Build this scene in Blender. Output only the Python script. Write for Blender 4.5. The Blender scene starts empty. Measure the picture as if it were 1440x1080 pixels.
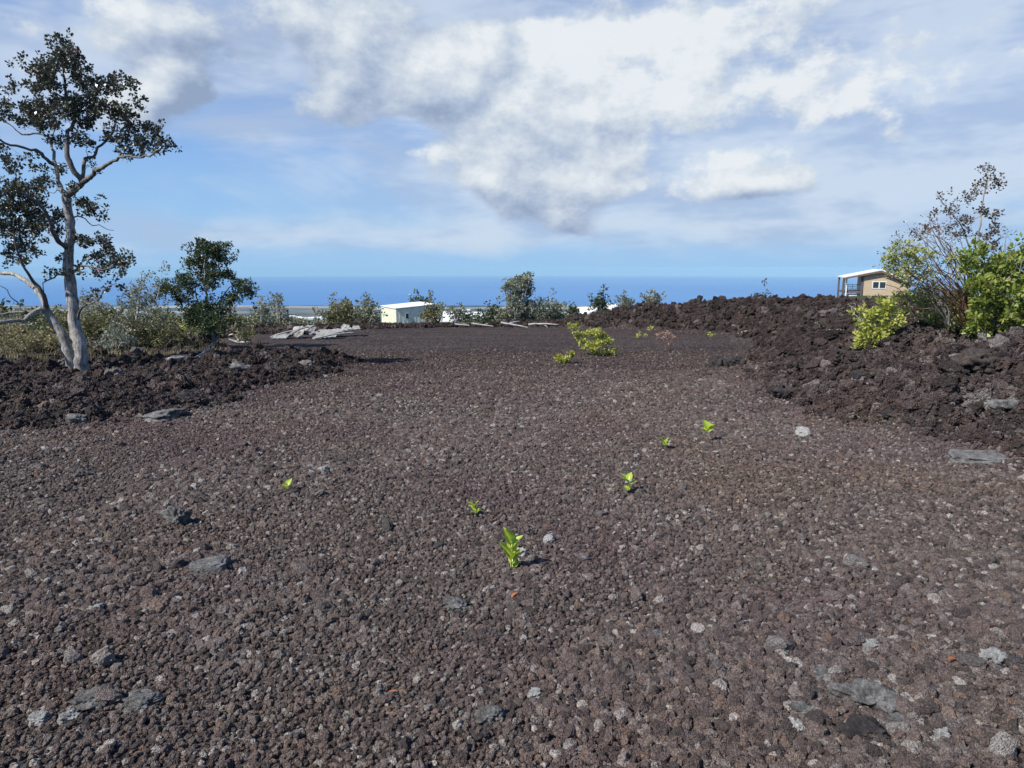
import bpy, bmesh, math, random
import numpy as np
from mathutils import Vector, Matrix

scene = bpy.context.scene
col = scene.collection
rng = np.random.default_rng(7)
random.seed(7)
R = math.radians

# ------------------------------------------------------------------ camera
EYE = 1.6
F = 960.0                     # focal length in pixels of a 1440-wide frame
PITCH = R(9.7)
HOR = 540 - F * math.tan(PITCH)
cam = bpy.data.cameras.new("camera")
cam.lens = 24.0; cam.sensor_width = 36.0
cam.clip_start = 0.05; cam.clip_end = 300000.0
camo = bpy.data.objects.new("camera", cam); col.objects.link(camo)
camo.location = (0, 0, EYE)
camo.rotation_euler = (math.pi / 2 - PITCH, 0, 0)
scene.camera = camo

def ray(px, py):
    x = (px - 720) / F; y = (540 - py) / F
    c, s = math.cos(PITCH), math.sin(PITCH)
    return np.array([x, c + y * s, -s + y * c])
def at(px, py, D):
    """world point seen at that photo pixel, D metres ahead"""
    r = ray(px, py); return np.array([0, 0, EYE]) + r * (D / r[1])

# ------------------------------------------------------------------ light
SUN_EL, SUN_AZ = R(45), R(239)
sd = Vector((math.sin(SUN_AZ) * math.cos(SUN_EL), math.cos(SUN_AZ) * math.cos(SUN_EL), math.sin(SUN_EL)))
sun = bpy.data.lights.new("sun", 'SUN'); sun.energy = 4.9; sun.angle = R(0.53); sun.color = (1, .96, .89)
suno = bpy.data.objects.new("sun", sun); col.objects.link(suno)
suno.rotation_euler = (-sd).to_track_quat('-Z', 'Y').to_euler()
vs = scene.view_settings
vs.view_transform = 'Standard'; vs.look = 'None'; vs.exposure = 0.45; vs.gamma = 1
scene.display_settings.display_device = 'sRGB'
scene.cycles.max_bounces = 6; scene.cycles.diffuse_bounces = 2; scene.cycles.glossy_bounces = 2
scene.cycles.transparent_max_bounces = 6; scene.cycles.transmission_bounces = 3
scene.cycles.volume_bounces = 0

# ------------------------------------------------------------------ node helpers
class NT:
    def __init__(s, tree): s.t = tree; s.n = tree.nodes; s.l = tree.links
    def new(s, typ, ins=None, **kw):
        nd = s.n.new(typ)
        for k, v in kw.items(): setattr(nd, k, v)
        if ins:
            for k, v in ins.items():
                sk = nd.inputs[k]
                if isinstance(v, bpy.types.NodeSocket): s.l.new(v, sk)
                else: sk.default_value = v
        return nd
    def m(s, op, a, b=None, c=None, clamp=False):
        d = {0: a}
        if b is not None: d[1] = b
        if c is not None: d[2] = c
        return s.new('ShaderNodeMath', d, operation=op, use_clamp=clamp).outputs[0]
    def v(s, op, a, b=None, c=None, out=0):
        d = {0: a}
        if b is not None: d[1] = b
        if c is not None: d[2] = c
        return s.new('ShaderNodeVectorMath', d, operation=op).outputs[out]
    def mix(s, f, a, b, typ='MIX'):
        nd = s.new('ShaderNodeMix', None, data_type='RGBA', blend_type=typ)
        for k, v in ((0, f), (6, a), (7, b)):
            if isinstance(v, bpy.types.NodeSocket): s.l.new(v, nd.inputs[k])
            elif k: nd.inputs[k].default_value = tuple(v) + ((1,) if len(v) == 3 else ())
            else: nd.inputs[k].default_value = v
        return nd.outputs[2]
    def noise(s, vec, scale, detail=3, rough=.55, out=0, dist=0):
        return s.new('ShaderNodeTexNoise', {'Vector': vec, 'Scale': scale, 'Detail': detail, 'Roughness': rough, 'Distortion': dist}).outputs[out]
    def ss(s, v, a, b, to0=0.0, to1=1.0, kind='SMOOTHSTEP'):
        return s.new('ShaderNodeMapRange', {0: v, 1: a, 2: b, 3: to0, 4: to1}, interpolation_type=kind).outputs[0]
    def ramp(s, f, stops, interp='LINEAR'):
        nd = s.new('ShaderNodeValToRGB', {0: f}); cr = nd.color_ramp; cr.interpolation = interp
        while len(cr.elements) < len(stops): cr.elements.new(.5)
        for e, (p, c) in zip(cr.elements, stops): e.position = p; e.color = tuple(c) + (1,)
        return nd.outputs[0]
# ------------------------------------------------------------------ sky with clouds (world, by compass bearing and elevation)
def azel(px, py):
    r = ray(px, py); r = r / np.linalg.norm(r)
    return math.degrees(math.atan2(r[0], r[1])), math.degrees(math.asin(r[2]))
world = bpy.data.worlds.new("World"); scene.world = world; world.use_nodes = True
W = NT(world.node_tree)
bg = W.n['Background']
skyt = W.new('ShaderNodeTexSky', sky_type='NISHITA', sun_disc=False, sun_elevation=SUN_EL, sun_rotation=SUN_AZ,
             altitude=500.0, air_density=1.0, dust_density=.35, ozone_density=2.0)
tc = W.new('ShaderNodeTexCoord').outputs['Generated']
sep = W.new('ShaderNodeSeparateXYZ', {0: tc})
az = W.m('MULTIPLY', W.m('ARCTAN2', sep.outputs[0], sep.outputs[1]), 180 / math.pi)
el = W.m('MULTIPLY', W.m('ARCSINE', sep.outputs[2]), 180 / math.pi)
AE = W.new('ShaderNodeCombineXYZ', {0: az, 1: el, 2: 0.0}).outputs[0]
def n2(vec, scale, detail, rough, dist=0, off=0):
    nd = W.new('ShaderNodeTexNoise', {'Vector': vec, 'Scale': scale, 'Detail': detail, 'Roughness': rough, 'Distortion': dist}, noise_dimensions='2D')
    return nd.outputs[0]
def blob(acc, vec, px, py, rx, ry, w, rot=0):
    a, e = azel(px, py)
    k = 57.3 / F
    vec = W.v('MULTIPLY_ADD', acc, (1e-6, 1e-6, 0), vec)   # keeps the clouds evaluated one after another
    mp = W.new('ShaderNodeMapping', {0: vec, 1: (a, e, 0), 2: (0, 0, R(rot)), 3: (rx * k * 1.15, ry * k * 1.15, 1)}, vector_type='TEXTURE').outputs[0]
    g = W.new('ShaderNodeTexGradient', {0: mp}, gradient_type='QUADRATIC_SPHERE' if False else 'SPHERICAL').outputs[1]
    return W.m('MULTIPLY_ADD', g, w * 1.25, acc)
CUM = [ # px, py, rx, ry, weight, rotation; the first few are the big heaps
 (490, 55, 190, 90, 1.0, -6), (735, 125, 150, 80, 1.0, -4), (745, 205, 150, 65, .8, 5), (785, 298, 110, 58, 1.5, -8), (1035, 250, 95, 48, 1.1, 0),
 (560, 85, 110, 48, .45, -8), (520, 150, 200, 48, .5, 4), (690, 255, 120, 55, .95, -8), (830, 160, 130, 60, .45, 0), (800, 240, 110, 50, .75, 0),
 (1120, 262, 130, 26, .42, 0), (600, 212, 60, 20, .35, 0),
 (245, 75, 95, 90, 1.15, -25), (235, 140, 90, 50, .8, 20), (40, 30, 120, 60, .35, 0),
 (1290, 90, 170, 50, .34, 8), (1130, 140, 190, 50, .34, 10), (970, 60, 200, 60, .5, 0), (900, 165, 130, 60, .35, 0), (780, 40, 200, 60, .5, 0),
 (870, 262, 90, 40, .55, 0), (1010, 110, 420, 120, .26, 4), (1190, 318, 130, 8, .5, 3), (325, 165, 110, 150, -.7, 0), (400, 270, 240, 80, -.5, 0), (655, 10, 80, 26, -.6, 0), (718, 62, 24, 30, -.45, 20)]
VEIL = [ (950, 110, 640, 210, 1.2, 0), (1330, 80, 420, 210, .6, 0), (1180, 235, 560, 80, .7, 2),
 (160, 40, 330, 130, .9, 10), (350, 190, 90, 22, .5, 0), (900, 335, 900, 30, .35, 0), (250, 330, 500, 34, .35, 0)]
SC = (.17, .255, 1)
n1 = n2(W.v('MULTIPLY', AE, SC), 1.0, 8, .60, .02)
LOW = W.ss(el, 1.0, 11.0, -.75, 0.0)
D1 = W.m('ADD', W.m('MULTIPLY_ADD', n1, 2.3, -1.47), LOW)
for b in CUM: D1 = blob(D1, AE, *b)
AE2 = W.v('MULTIPLY_ADD', D1, (1e-6, 1e-6, 0), W.v('ADD', AE, (-.9, 1.3, 0)))
nb = n2(W.v('MULTIPLY', AE2, SC), 1.0, 6, .60, .02)
D2 = W.m('ADD', W.m('MULTIPLY_ADD', nb, 2.3, -1.47), LOW)
for b in CUM[:15]: D2 = blob(D2, AE2, *b)
D1b = D1
relief = W.m('SUBTRACT', D1, D2)
acum = W.ss(D1, -.08, .46)
thick = W.ss(D1, .1, 1.3)
lit = W.m('MULTIPLY_ADD', relief, .62, W.m('MULTIPLY_ADD', thick, .0, .455), clamp=True)
ccol = W.ramp(lit, [(0, (.27, .35, .50)), (.30, (.39, .47, .62)), (.60, (.56, .63, .72)), (.95, (.77, .81, .84))])
vst = W.v('MULTIPLY', AE, (.045, .16, 1))
vacc = W.m('MULTIPLY_ADD', n2(vst, 1.0, 5, .6, .6), 1.7, -.95)
vn2 = n2(W.v('MULTIPLY', AE, (.08, .24, 1)), 1.0, 4, .6)
for b in VEIL: vacc = blob(vacc, AE, *b)
aveil = W.m('MULTIPLY', W.ss(vacc, -.15, .9), .82)
vcol = W.mix(W.ss(vn2, .36, .62), (.41, .51, .69), (.60, .685, .79))
hz = W.ss(el, 0.0, 18.0)
base = W.mix(1.0, skyt.outputs[0], W.mix(hz, (.62, .74, 1.22), (1.02, 1.2, 1.5)), 'MULTIPLY')
base = W.v('MULTIPLY', base, (.098, .098, .098))
base = W.mix(W.ss(el, 1.0, 15.0, .92, 0.0), base, (.305, .535, .815))   # pale sea air above the horizon
c1 = W.mix(aveil, base, vcol)
c2 = W.mix(W.m('MULTIPLY', acum, .95), c1, ccol)
W.l.new(W.v('MULTIPLY', c2, (10, 10, 10)), bg.inputs[0])
bg.inputs[1].default_value = .078
# ------------------------------------------------------------------ numpy noise
def _h(ix, iy, iz, seed):
    with np.errstate(over='ignore'):
        n = (ix.astype(np.int64) * 374761393 + iy.astype(np.int64) * 668265263 + iz.astype(np.int64) * 2147483647 + seed * 1274126177) & 0xffffffff
        n = ((n ^ (n >> 13)) * 1274126177) & 0xffffffff
        n = ((n ^ (n >> 15)) * 2246822519) & 0xffffffff
        return ((n ^ (n >> 16)) & 0xffffff) / float(0x1000000)
def vnoise(x, y, seed=0):
    x0 = np.floor(x); y0 = np.floor(y); fx = x - x0; fy = y - y0
    fx = fx * fx * fx * (fx * (fx * 6 - 15) + 10); fy = fy * fy * fy * (fy * (fy * 6 - 15) + 10)
    z = np.zeros_like(x0)
    a = _h(x0, y0, z, seed); b = _h(x0 + 1, y0, z, seed); c = _h(x0, y0 + 1, z, seed); d = _h(x0 + 1, y0 + 1, z, seed)
    return (a + (b - a) * fx) * (1 - fy) + (c + (d - c) * fx) * fy
def fbm(x, y, sc, octv=4, seed=0, rough=.5, ridged=False):
    s = 0; a = 1; t = 0; x = np.asarray(x, float); y = np.asarray(y, float)
    for o in range(octv):
        ca, sa = math.cos(.7 * o + .3), math.sin(.7 * o + .3)
        v = vnoise((x * ca - y * sa) * sc + 13.7 * o, (x * sa + y * ca) * sc + 7.1 * o, seed + o)
        if ridged: v = 1 - np.abs(2 * v - 1)
        s = s + a * v; t += a; a *= rough; sc *= 2.03
    return s / t
def vnoise3(p, seed=0):
    p0 = np.floor(p); f = p - p0; f = f * f * (3 - 2 * f); r = 0
    for dx in (0, 1):
        for dy in (0, 1):
            for dz in (0, 1):
                w = (f[:, 0] if dx else 1 - f[:, 0]) * (f[:, 1] if dy else 1 - f[:, 1]) * (f[:, 2] if dz else 1 - f[:, 2])
                r = r + w * _h(p0[:, 0] + dx, p0[:, 1] + dy, p0[:, 2] + dz, seed)
    return r
def vor(x, y, sc, seed=0):
    """distance to nearest of jittered points"""
    x = x * sc; y = y * sc; x0 = np.floor(x); y0 = np.floor(y); best = np.full(x.shape, 9.0); z = np.zeros_like(x0)
    for i in (-1, 0, 1):
        for j in (-1, 0, 1):
            px = x0 + i + _h(x0 + i, y0 + j, z, seed); py = y0 + j + _h(x0 + i, y0 + j, z, seed + 5)
            best = np.minimum(best, (px - x) ** 2 + (py - y) ** 2)
    return np.sqrt(best)
def sst(v, a, b):
    t = np.clip((np.asarray(v, float) - a) / (b - a), 0, 1); return t * t * (3 - 2 * t)

# ------------------------------------------------------------------ lie of the land
PAD = [(-16, -6), (-13, 4), (-9.5, 7.3), (-6.2, 8.0), (-4.4, 8.9), (-4.2, 10.6), (-3.5, 14.6), (-4.0, 18.2), (-8, 20.4), (-10.5, 25), (-12, 30), (-8, 34.5), (-3, 38),
       (3, 38), (6.4, 34.5), (9.7, 30), (8.4, 24), (6.6, 18.6), (4.5, 12.5), (3.7, 8.4), (4.6, 6.3), (8, 3.2), (13, -6)]
def pad_sd(x, y):
    x = np.asarray(x, float); y = np.asarray(y, float)
    d = np.full(x.shape, 1e9); ins = np.zeros(x.shape, bool); n = len(PAD)
    for i in range(n):
        ax, ay = PAD[i]; bx, by = PAD[(i + 1) % n]; ex, ey = bx - ax, by - ay
        t = np.clip(((x - ax) * ex + (y - ay) * ey) / (ex * ex + ey * ey), 0, 1)
        d = np.minimum(d, np.hypot(x - ax - t * ex, y - ay - t * ey))
        c = (ay > y) != (by > y)
        ins ^= c & (x < ax + ex * (y - ay) / (ey if abs(ey) > 1e-9 else 1e-9))
    return np.where(ins, -d, d)
CREST = [(14, -2, .8), (7.5, 5, .75), (8, 10, .88), (9, 15, .98), (12, 20, 1.12), (14, 28, 1.28), (11, 34, 1.30), (7.5, 38, 1.02), (5, 40, .75), (2, 41, .28), (-3, 41, .05), (-11, 33, .0),
         (-12, 25, .05), (-9, 20, .05), (-6, 19, .12), (-5, 15, .28), (-6, 10.5, .15), (-10, 9, .14), (-14, 12, .08), (-20, 20, .0), (-30, 30, 0), (30, 10, 1.0), (30, 30, 1.3), (-10, 14, .06), (-14, 6, .15)]
PROF = np.array([(0, 0), (38, -1.71), (46, -2.5), (60, -4.2), (100, -8.6), (300, -27), (1000, -92), (3000, -262), (6000, -440), (8000, -492), (8700, -499.5), (9400, -508), (20000, -700)])
def base_z(x, y):
    D = np.where(y > 0, y, y * .3)
    rr = np.maximum(D, 0)
    z = np.where(rr < 38, -.045 * D, np.interp(np.log(np.maximum(rr, 38)), np.log(PROF[1:, 0]), PROF[1:, 1]))
    z = z + 5.6 * np.exp(-(((x - 52) / 22) ** 2 + ((y - 104) / 34) ** 2)) + 1.2 * sst(-x, 20, 60) * sst(y, 10, 40) * (1 - sst(y, 60, 200))
    return z
def ground(x, y, detail=True):
    x = np.asarray(x, float); y = np.asarray(y, float)
    s = pad_sd(x, y) + (fbm(x, y, .6, 3, 11) - .5) * 1.3 + (fbm(x, y, 2.2, 2, 17) - .5) * .5
    far = np.hypot(x, y)
    w = 0; hh = 0
    for cx, cy, h in CREST:
        k = 1 / (((x - cx) ** 2 + (y - cy) ** 2) + .6) ** 2; w = w + k; hh = hh + k * h
    H = hh / w
    rub = sst(s, -.15, .8)
    z = base_z(x, y)
    drop = 1 - .75 * sst(s, 5.5, 12) * sst(y, 20, 34) - .8 * sst(s, 2.0, 4.5) * (1 - sst(x, -3, 0)) * (1 - .3 * sst(y, 0, 12))
    m = H * sst(s, -.3, 3.0 - 1.2 * (x < 0)) * np.clip(drop, 0, 1)
    near = 1 - sst(far, 50, 140)
    lump = (fbm(x, y, .45, 3, 3) - .5) * .6 + (fbm(x, y, 1.3, 3, 23, ridged=True) - .55) * .34
    amp = np.clip(.25 + H * .75, 0, 1) * rub * near
    z = z + m + lump * amp
    if detail:
        z = z + rub * near * ((fbm(x, y, 4.0, 4, 31, .6) - .5) * .30 + (.5 - vor(x, y, 3.2, 41)) * .10) * np.clip(.35 + H, 0, 1)
        z = z + (1 - rub) * near * ((fbm(x, y, .8, 3, 51) - .5) * .05 + (fbm(x, y, 9., 3, 57) - .5) * .035)
        z = z + (1 - near) * (fbm(x, y, .012, 4, 61) - .5) * 3 * (1 - sst(far, 6000, 8500))
    return z, rub, s
def gz(x, y, detail=False):
    return float(ground(np.array([x]), np.array([y]), detail)[0][0])
def G(px, py, detail=False):
    """ground point seen at that photo pixel (marching the sight line)"""
    r = ray(px, py); D = np.concatenate([np.linspace(1, 60, 1500), np.geomspace(60.5, 9000, 800)])
    P = np.array([0, 0, EYE]) + r[None] * (D / r[1])[:, None]
    hit = np.nonzero(P[:, 2] < ground(P[:, 0], P[:, 1], detail)[0])[0]
    return P[hit[0]] if len(hit) else P[-1]

def tag(o, label=None, cat=None, group=None, kind=None):
    if label: o['label'] = label
    if cat: o['category'] = cat
    if group: o['group'] = group
    if kind: o['kind'] = kind
    return o
def mesh_obj(name, V, Fc, mat, parent=None, smooth=False, attrs=None):
    me = bpy.data.meshes.new(name)
    V = np.asarray(V, np.float32)
    if isinstance(Fc, np.ndarray) and Fc.ndim == 2:
        n, k = Fc.shape
        me.vertices.add(len(V)); me.vertices.foreach_set('co', V.ravel())
        me.loops.add(n * k); me.loops.foreach_set('vertex_index', Fc.astype(np.int32).ravel())
        me.polygons.add(n); me.polygons.foreach_set('loop_start', np.arange(0, n * k, k, dtype=np.int32))
        me.polygons.foreach_set('loop_total', np.full(n, k, np.int32)) if False else None
        me.update(calc_edges=True)
    else:
        me.from_pydata([tuple(v) for v in V], [], [tuple(f) for f in Fc])
    if smooth: me.polygons.foreach_set('use_smooth', np.ones(len(me.polygons), bool))
    for k, v in (attrs or {}).items():
        a = me.attributes.new(k, 'FLOAT', 'POINT'); a.data.foreach_set('value', np.asarray(v, np.float32))
    me.validate()
    o = bpy.data.objects.new(name, me); col.objects.link(o)
    if mat: me.materials.append(mat)
    if parent: o.parent = parent
    return o
def thing(name, label, cat, loc=(0, 0, 0), group=None, rz=0):
    o = bpy.data.objects.new(name, None); col.objects.link(o); o.location = loc; o.rotation_euler = (0, 0, rz)
    o.empty_display_size = .2
    return tag(o, label, cat, group)

def new_mat(name):
    m = bpy.data.materials.new(name); m.use_nodes = True
    T = NT(m.node_tree); return m, T, T.n['Principled BSDF']

# ------------------------------------------------------------------ rock and ground materials
BROWN = [(0, (.058, .050, .048)), (.2, (.095, .079, .075)), (.42, (.128, .106, .100)), (.6, (.142, .110, .098)), (.74, (.155, .133, .126)), (.86, (.195, .182, .172)), (.92, (.165, .115, .088)), (.955, (.27, .255, .24)), (1, (.38, .365, .345))]
def patch_tint(T, pos, c):
    """broad colour patches of the spread cinder: plum, grey and brown areas"""
    n1 = T.noise(pos, .33, 4, .6); n2_ = T.noise(pos, 1.1, 4, .6)
    sh = T.v('ADD', pos, (31.0, 7.0, 0)); n3 = T.noise(sh, .5, 3, .6)
    c = T.mix(T.ss(n1, .46, .62, 0, .5), c, (.86, .74, .86), 'MULTIPLY')
    c = T.mix(T.ss(n3, .50, .68, 0, .7), c, (1.04, .96, .88), 'MULTIPLY')
    lich = T.m('MULTIPLY', T.ss(n2_, .60, .72), T.ss(T.noise(pos, 30, 4, .65), .46, .60))
    c = T.mix(T.m('MULTIPLY', lich, .55), c, (.24, .24, .235))
    # the far part of the lot is finer and darker, with tracked cross bands
    sy = T.new('ShaderNodeSeparateXYZ', {0: pos}).outputs[1]
    edge = T.m('ADD', sy, T.m('MULTIPLY', n1, 7.0))
    c = T.mix(T.ss(edge, 12.5, 20), c, (.72, .695, .68), 'MULTIPLY')
    return c
def cinder_mat(name, mult=(1, 1, 1), lichen=True, fine=1.0):
    m, T, P = new_mat(name)
    pos = T.new('ShaderNodeNewGeometry').outputs['Position']
    rnd = T.new('ShaderNodeObjectInfo').outputs['Random']
    ob = T.new('ShaderNodeTexCoord').outputs['Object']
    c = T.ramp(rnd, BROWN)
    nz = T.noise(pos, 120 * fine, 6, .72)
    c = T.mix(1.0, c, T.ramp(nz, [(.30, (.36, .36, .36)), (.5, (.90, .90, .90)), (.66, (1.75, 1.72, 1.68))]), 'MULTIPLY')
    if lichen: c = patch_tint(T, pos, c)
    c = T.mix(1.0, c, mult, 'MULTIPLY')
    T.l.new(c, P.inputs['Base Color']); P.inputs['Roughness'].default_value = .92; P.inputs['Specular IOR Level'].default_value = .25
    v = T.new('ShaderNodeTexVoronoi', {'Vector': pos, 'Scale': 190.0 * fine}, feature='F1').outputs[0]
    hgt = T.m('ADD', T.m('MULTIPLY', v, -.8), T.m('MULTIPLY', T.noise(pos, 70 * fine, 6, .75), 1.4))
    b = T.new('ShaderNodeBump', {'Height': hgt, 'Strength': 1.0, 'Distance': .012 / fine})
    T.l.new(b.outputs[0], P.inputs['Normal'])
    return m
M_CINDER = cinder_mat('cinder_stone', (1.08, 1.03, .99))
M_CLINKER = cinder_mat('clinker_rock', (.68, .635, .615), lichen=True, fine=.30)

def ground_mat():
    m, T, P = new_mat('lava_ground')
    pos = T.new('ShaderNodeNewGeometry').outputs['Position']
    rub = T.new('ShaderNodeAttribute', None, attribute_name='rub').outputs['Fac']
    sp = T.new('ShaderNodeSeparateXYZ', {0: pos})
    flat = T.new('ShaderNodeCombineXYZ', {0: sp.outputs[0], 1: sp.outputs[1], 2: 0.0}).outputs[0]
    cells = T.new('ShaderNodeTexVoronoi', {'Vector': flat, 'Scale': 17.0}, feature='F1')
    g = T.new('ShaderNodeSeparateColor', {0: cells.outputs['Color']}).outputs[0]
    c = T.ramp(g, BROWN)
    c = T.mix(1.0, c, T.ramp(cells.outputs['Distance'], [(.25, (1.06, 1.06, 1.06)), (.62, (.35, .33, .33))]), 'MULTIPLY')
    c = patch_tint(T, pos, c)
    n = T.noise(pos, 14, 5, .7)
    c = T.mix(1.0, c, T.ramp(n, [(.3, (.7, .7, .7)), (.7, (1.3, 1.28, 1.26))]), 'MULTIPLY')
    # the tracked, finer-grained far end of the lot, in faint cross bands
    band = T.noise(T.v('MULTIPLY', pos, (.10, .55, 0)), 1.0, 4, .6)
    c = T.mix(T.m('MULTIPLY', T.ss(sp.outputs[1], 8, 22), .8), c, T.ramp(band, [(.36, (.70, .68, .70)), (.64, (1.08, 1.06, 1.08))]), 'MULTIPLY')
    dark = T.mix(T.ss(T.noise(pos, 1.7, 4, .6), .42, .62), (.040, .033, .031), (.078, .060, .055))
    dark = T.mix(1.0, dark, T.ramp(T.noise(pos, 22, 4, .7), [(.3, (.5, .5, .5)), (.7, (1.5, 1.45, 1.4))]), 'MULTIPLY')
    c = T.mix(rub, c, dark)
    # beyond the lot: scrub, dry grass and lava down to the coast
    s1 = T.noise(pos, .02, 6, .65); s2 = T.noise(pos, .0016, 6, .6)
    scrub = T.ramp(s1, [(.34, (.018, .02, .014)), (.47, (.035, .042, .022)), (.56, (.075, .078, .04)), (.68, (.13, .115, .075))])
    plain = T.ramp(s2, [(.38, (.018, .019, .016)), (.50, (.045, .05, .028)), (.58, (.12, .11, .08)), (.64, (.05, .05, .04))])
    fary = T.mix(T.ss(sp.outputs[1], 700, 4000), scrub, plain)
    strip = T.m('MULTIPLY', T.ss(sp.outputs[1], 6500, 7600), T.ss(T.noise(T.v('MULTIPLY', pos, (.0004, .0011, 0)), 1.0, 4, .6), .47, .60))
    fary = T.mix(strip, fary, (.30, .29, .26))
    c = T.mix(T.ss(sp.outputs[1], 44, 62), c, fary)
    T.l.new(c, P.inputs['Base Color']); P.inputs['Roughness'].default_value = .95; P.inputs['Specular IOR Level'].default_value = .15
    h = T.m('MULTIPLY_ADD', cells.outputs['Distance'], -.5, T.m('MULTIPLY', T.noise(pos, 25, 5, .7), .9))
    h2 = T.noise(pos, 9, 6, .75)
    hh = T.mix(rub, h, h2) if False else T.m('ADD', h, T.m('MULTIPLY', T.m('MULTIPLY', rub, h2), 2.5))
    b = T.new('ShaderNodeBump', {'Height': hh, 'Strength': .9, 'Distance': .06})
    T.l.new(b.outputs[0], P.inputs['Normal'])
    return m
# polar sheet from behind the camera's feet to beyond the coast
CY = -12
na, radii = 1200, np.concatenate([np.geomspace(4, 74, 1100), np.geomspace(75, 16000, 170)])
ang = np.radians(np.linspace(-66, 66, na))
Rr, Aa = np.meshgrid(radii, ang, indexing='ij')
X = (Rr * np.sin(Aa)).ravel(); Y = (Rr * np.cos(Aa) + CY).ravel()
Z, RB, SD = ground(X, Y)
idx = np.arange(len(radii) * na).reshape(len(radii), na)
quads = np.stack([idx[:-1, :-1].ravel(), idx[:-1, 1:].ravel(), idx[1:, 1:].ravel(), idx[1:, :-1].ravel()], 1)
g = mesh_obj('ground', np.stack([X, Y, Z], 1), quads[:, ::-1], ground_mat(), smooth=True, attrs={'rub': RB * (1 - sst(Y, 44, 60))})
tag(g, 'dark brown lava cinder ground of the levelled lot falling away to the coast', 'ground', kind='structure')

# ------------------------------------------------------------------ sea (a curved sheet to the true horizon)
m, T, P = new_mat('sea_water')
pos = T.new('ShaderNodeNewGeometry').outputs['Position']
cn = T.noise(T.v('MULTIPLY', pos, (.00005, .00012, 0)), 1.0, 4, .6)
T.l.new(T.mix(T.ss(cn, .35, .65), (.030, .13, .35), (.045, .165, .40)), P.inputs['Base Color'])
P.inputs['Roughness'].default_value = .45; P.inputs['IOR'].default_value = 1.33; P.inputs['Specular IOR Level'].default_value = .30
T.l.new(T.new('ShaderNodeBump', {'Height': T.noise(pos, .05, 4, .6), 'Strength': .6, 'Distance': 4.0}).outputs[0], P.inputs['Normal'])
sr = np.concatenate([[5000], np.geomspace(6000, 95000, 120)]); sa = np.radians(np.linspace(-66, 66, 200))
A2, B2 = np.meshgrid(sr, sa, indexing='ij')
idx = np.arange(A2.size).reshape(A2.shape)
quads = np.stack([idx[:-1, :-1].ravel(), idx[:-1, 1:].ravel(), idx[1:, 1:].ravel(), idx[1:, :-1].ravel()], 1)[:, ::-1]
sea = mesh_obj('sea', np.stack([(A2 * np.sin(B2)).ravel(), (A2 * np.cos(B2)).ravel(), (-500 - A2 ** 2 / (2 * 6.9e6)).ravel()], 1), quads, m, smooth=True)
tag(sea, 'deep blue ocean reaching to a hazy horizon', 'sea', kind='structure')

# ------------------------------------------------------------------ haze
hm = bpy.data.materials.new('haze_air'); hm.use_nodes = True
T = NT(hm.node_tree); T.n.remove(T.n['Principled BSDF'])
HAZE = 2.7e-5
pv = T.new('ShaderNodeVolumePrincipled', {'Color': (.48, .78, 1.0, 1), 'Density': HAZE, 'Anisotropy': -.1})
T.l.new(pv.outputs[0], T.n['Material Output'].inputs['Volume'])
b = bmesh.new(); bmesh.ops.create_cube(b, size=1.0)
for v in b.verts: v.co = Vector((v.co.x * 190000, 46000 + v.co.y * 98000, 14 if v.co.z > 0 else -1320))
me = bpy.data.meshes.new('haze'); b.to_mesh(me); b.free(); me.materials.append(hm)
hz_o = bpy.data.objects.new('haze', me); col.objects.link(hz_o); tag(hz_o, 'thin blue sea haze that pales the far coast and horizon', 'haze', kind='stuff')
# ------------------------------------------------------------------ loose rock: shapes
def ico(sub):
    b = bmesh.new(); bmesh.ops.create_icosphere(b, subdivisions=sub, radius=1)
    b.verts.ensure_lookup_table()
    V = np.array([v.co[:] for v in b.verts]); Fc = np.array([[v.index for v in f.verts] for f in b.faces]); b.free(); return V, Fc
ICO = {k: ico(k) for k in (2, 3, 4, 5)}
def rock_shape(sub, seed, rough=.35, scale=(1, 1, .75), block=1.0, spike=0.0):
    V, Fc = ICO[sub]; p = V.copy()
    if block != 1.0:
        p = np.sign(p) * np.abs(p) ** block; p /= np.linalg.norm(p, axis=1).mean()
    o = np.array([seed * 3.1, seed * 1.7, seed * .9])
    d = (vnoise3(V * 1.3 + o, seed) - .5) * 1.3 * rough + (vnoise3(V * 2.9 + o, seed + 1) - .5) * 1.0 * rough
    d += (vnoise3(V * 6.5 + o, seed + 2) - .5) * .6 * rough + (vnoise3(V * 14 + o, seed + 3) - .5) * (.3 * rough + spike)
    if spike: d += (np.abs(vnoise3(V * 9 + o, seed + 7) - .5)) * -spike * 1.5
    p = p * (1 + d)[:, None] * np.array(scale)
    return p, Fc
def src_collection(name, shapes, mat):
    c = bpy.data.collections.new(name)
    for i, (V, Fc) in enumerate(shapes):
        me = bpy.data.meshes.new(name); me.from_pydata(V.tolist(), [], Fc.tolist()); me.materials.append(mat)
        o = bpy.data.objects.new('%s_%02d' % (name, i), me); c.objects.link(o)
    return c
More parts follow.
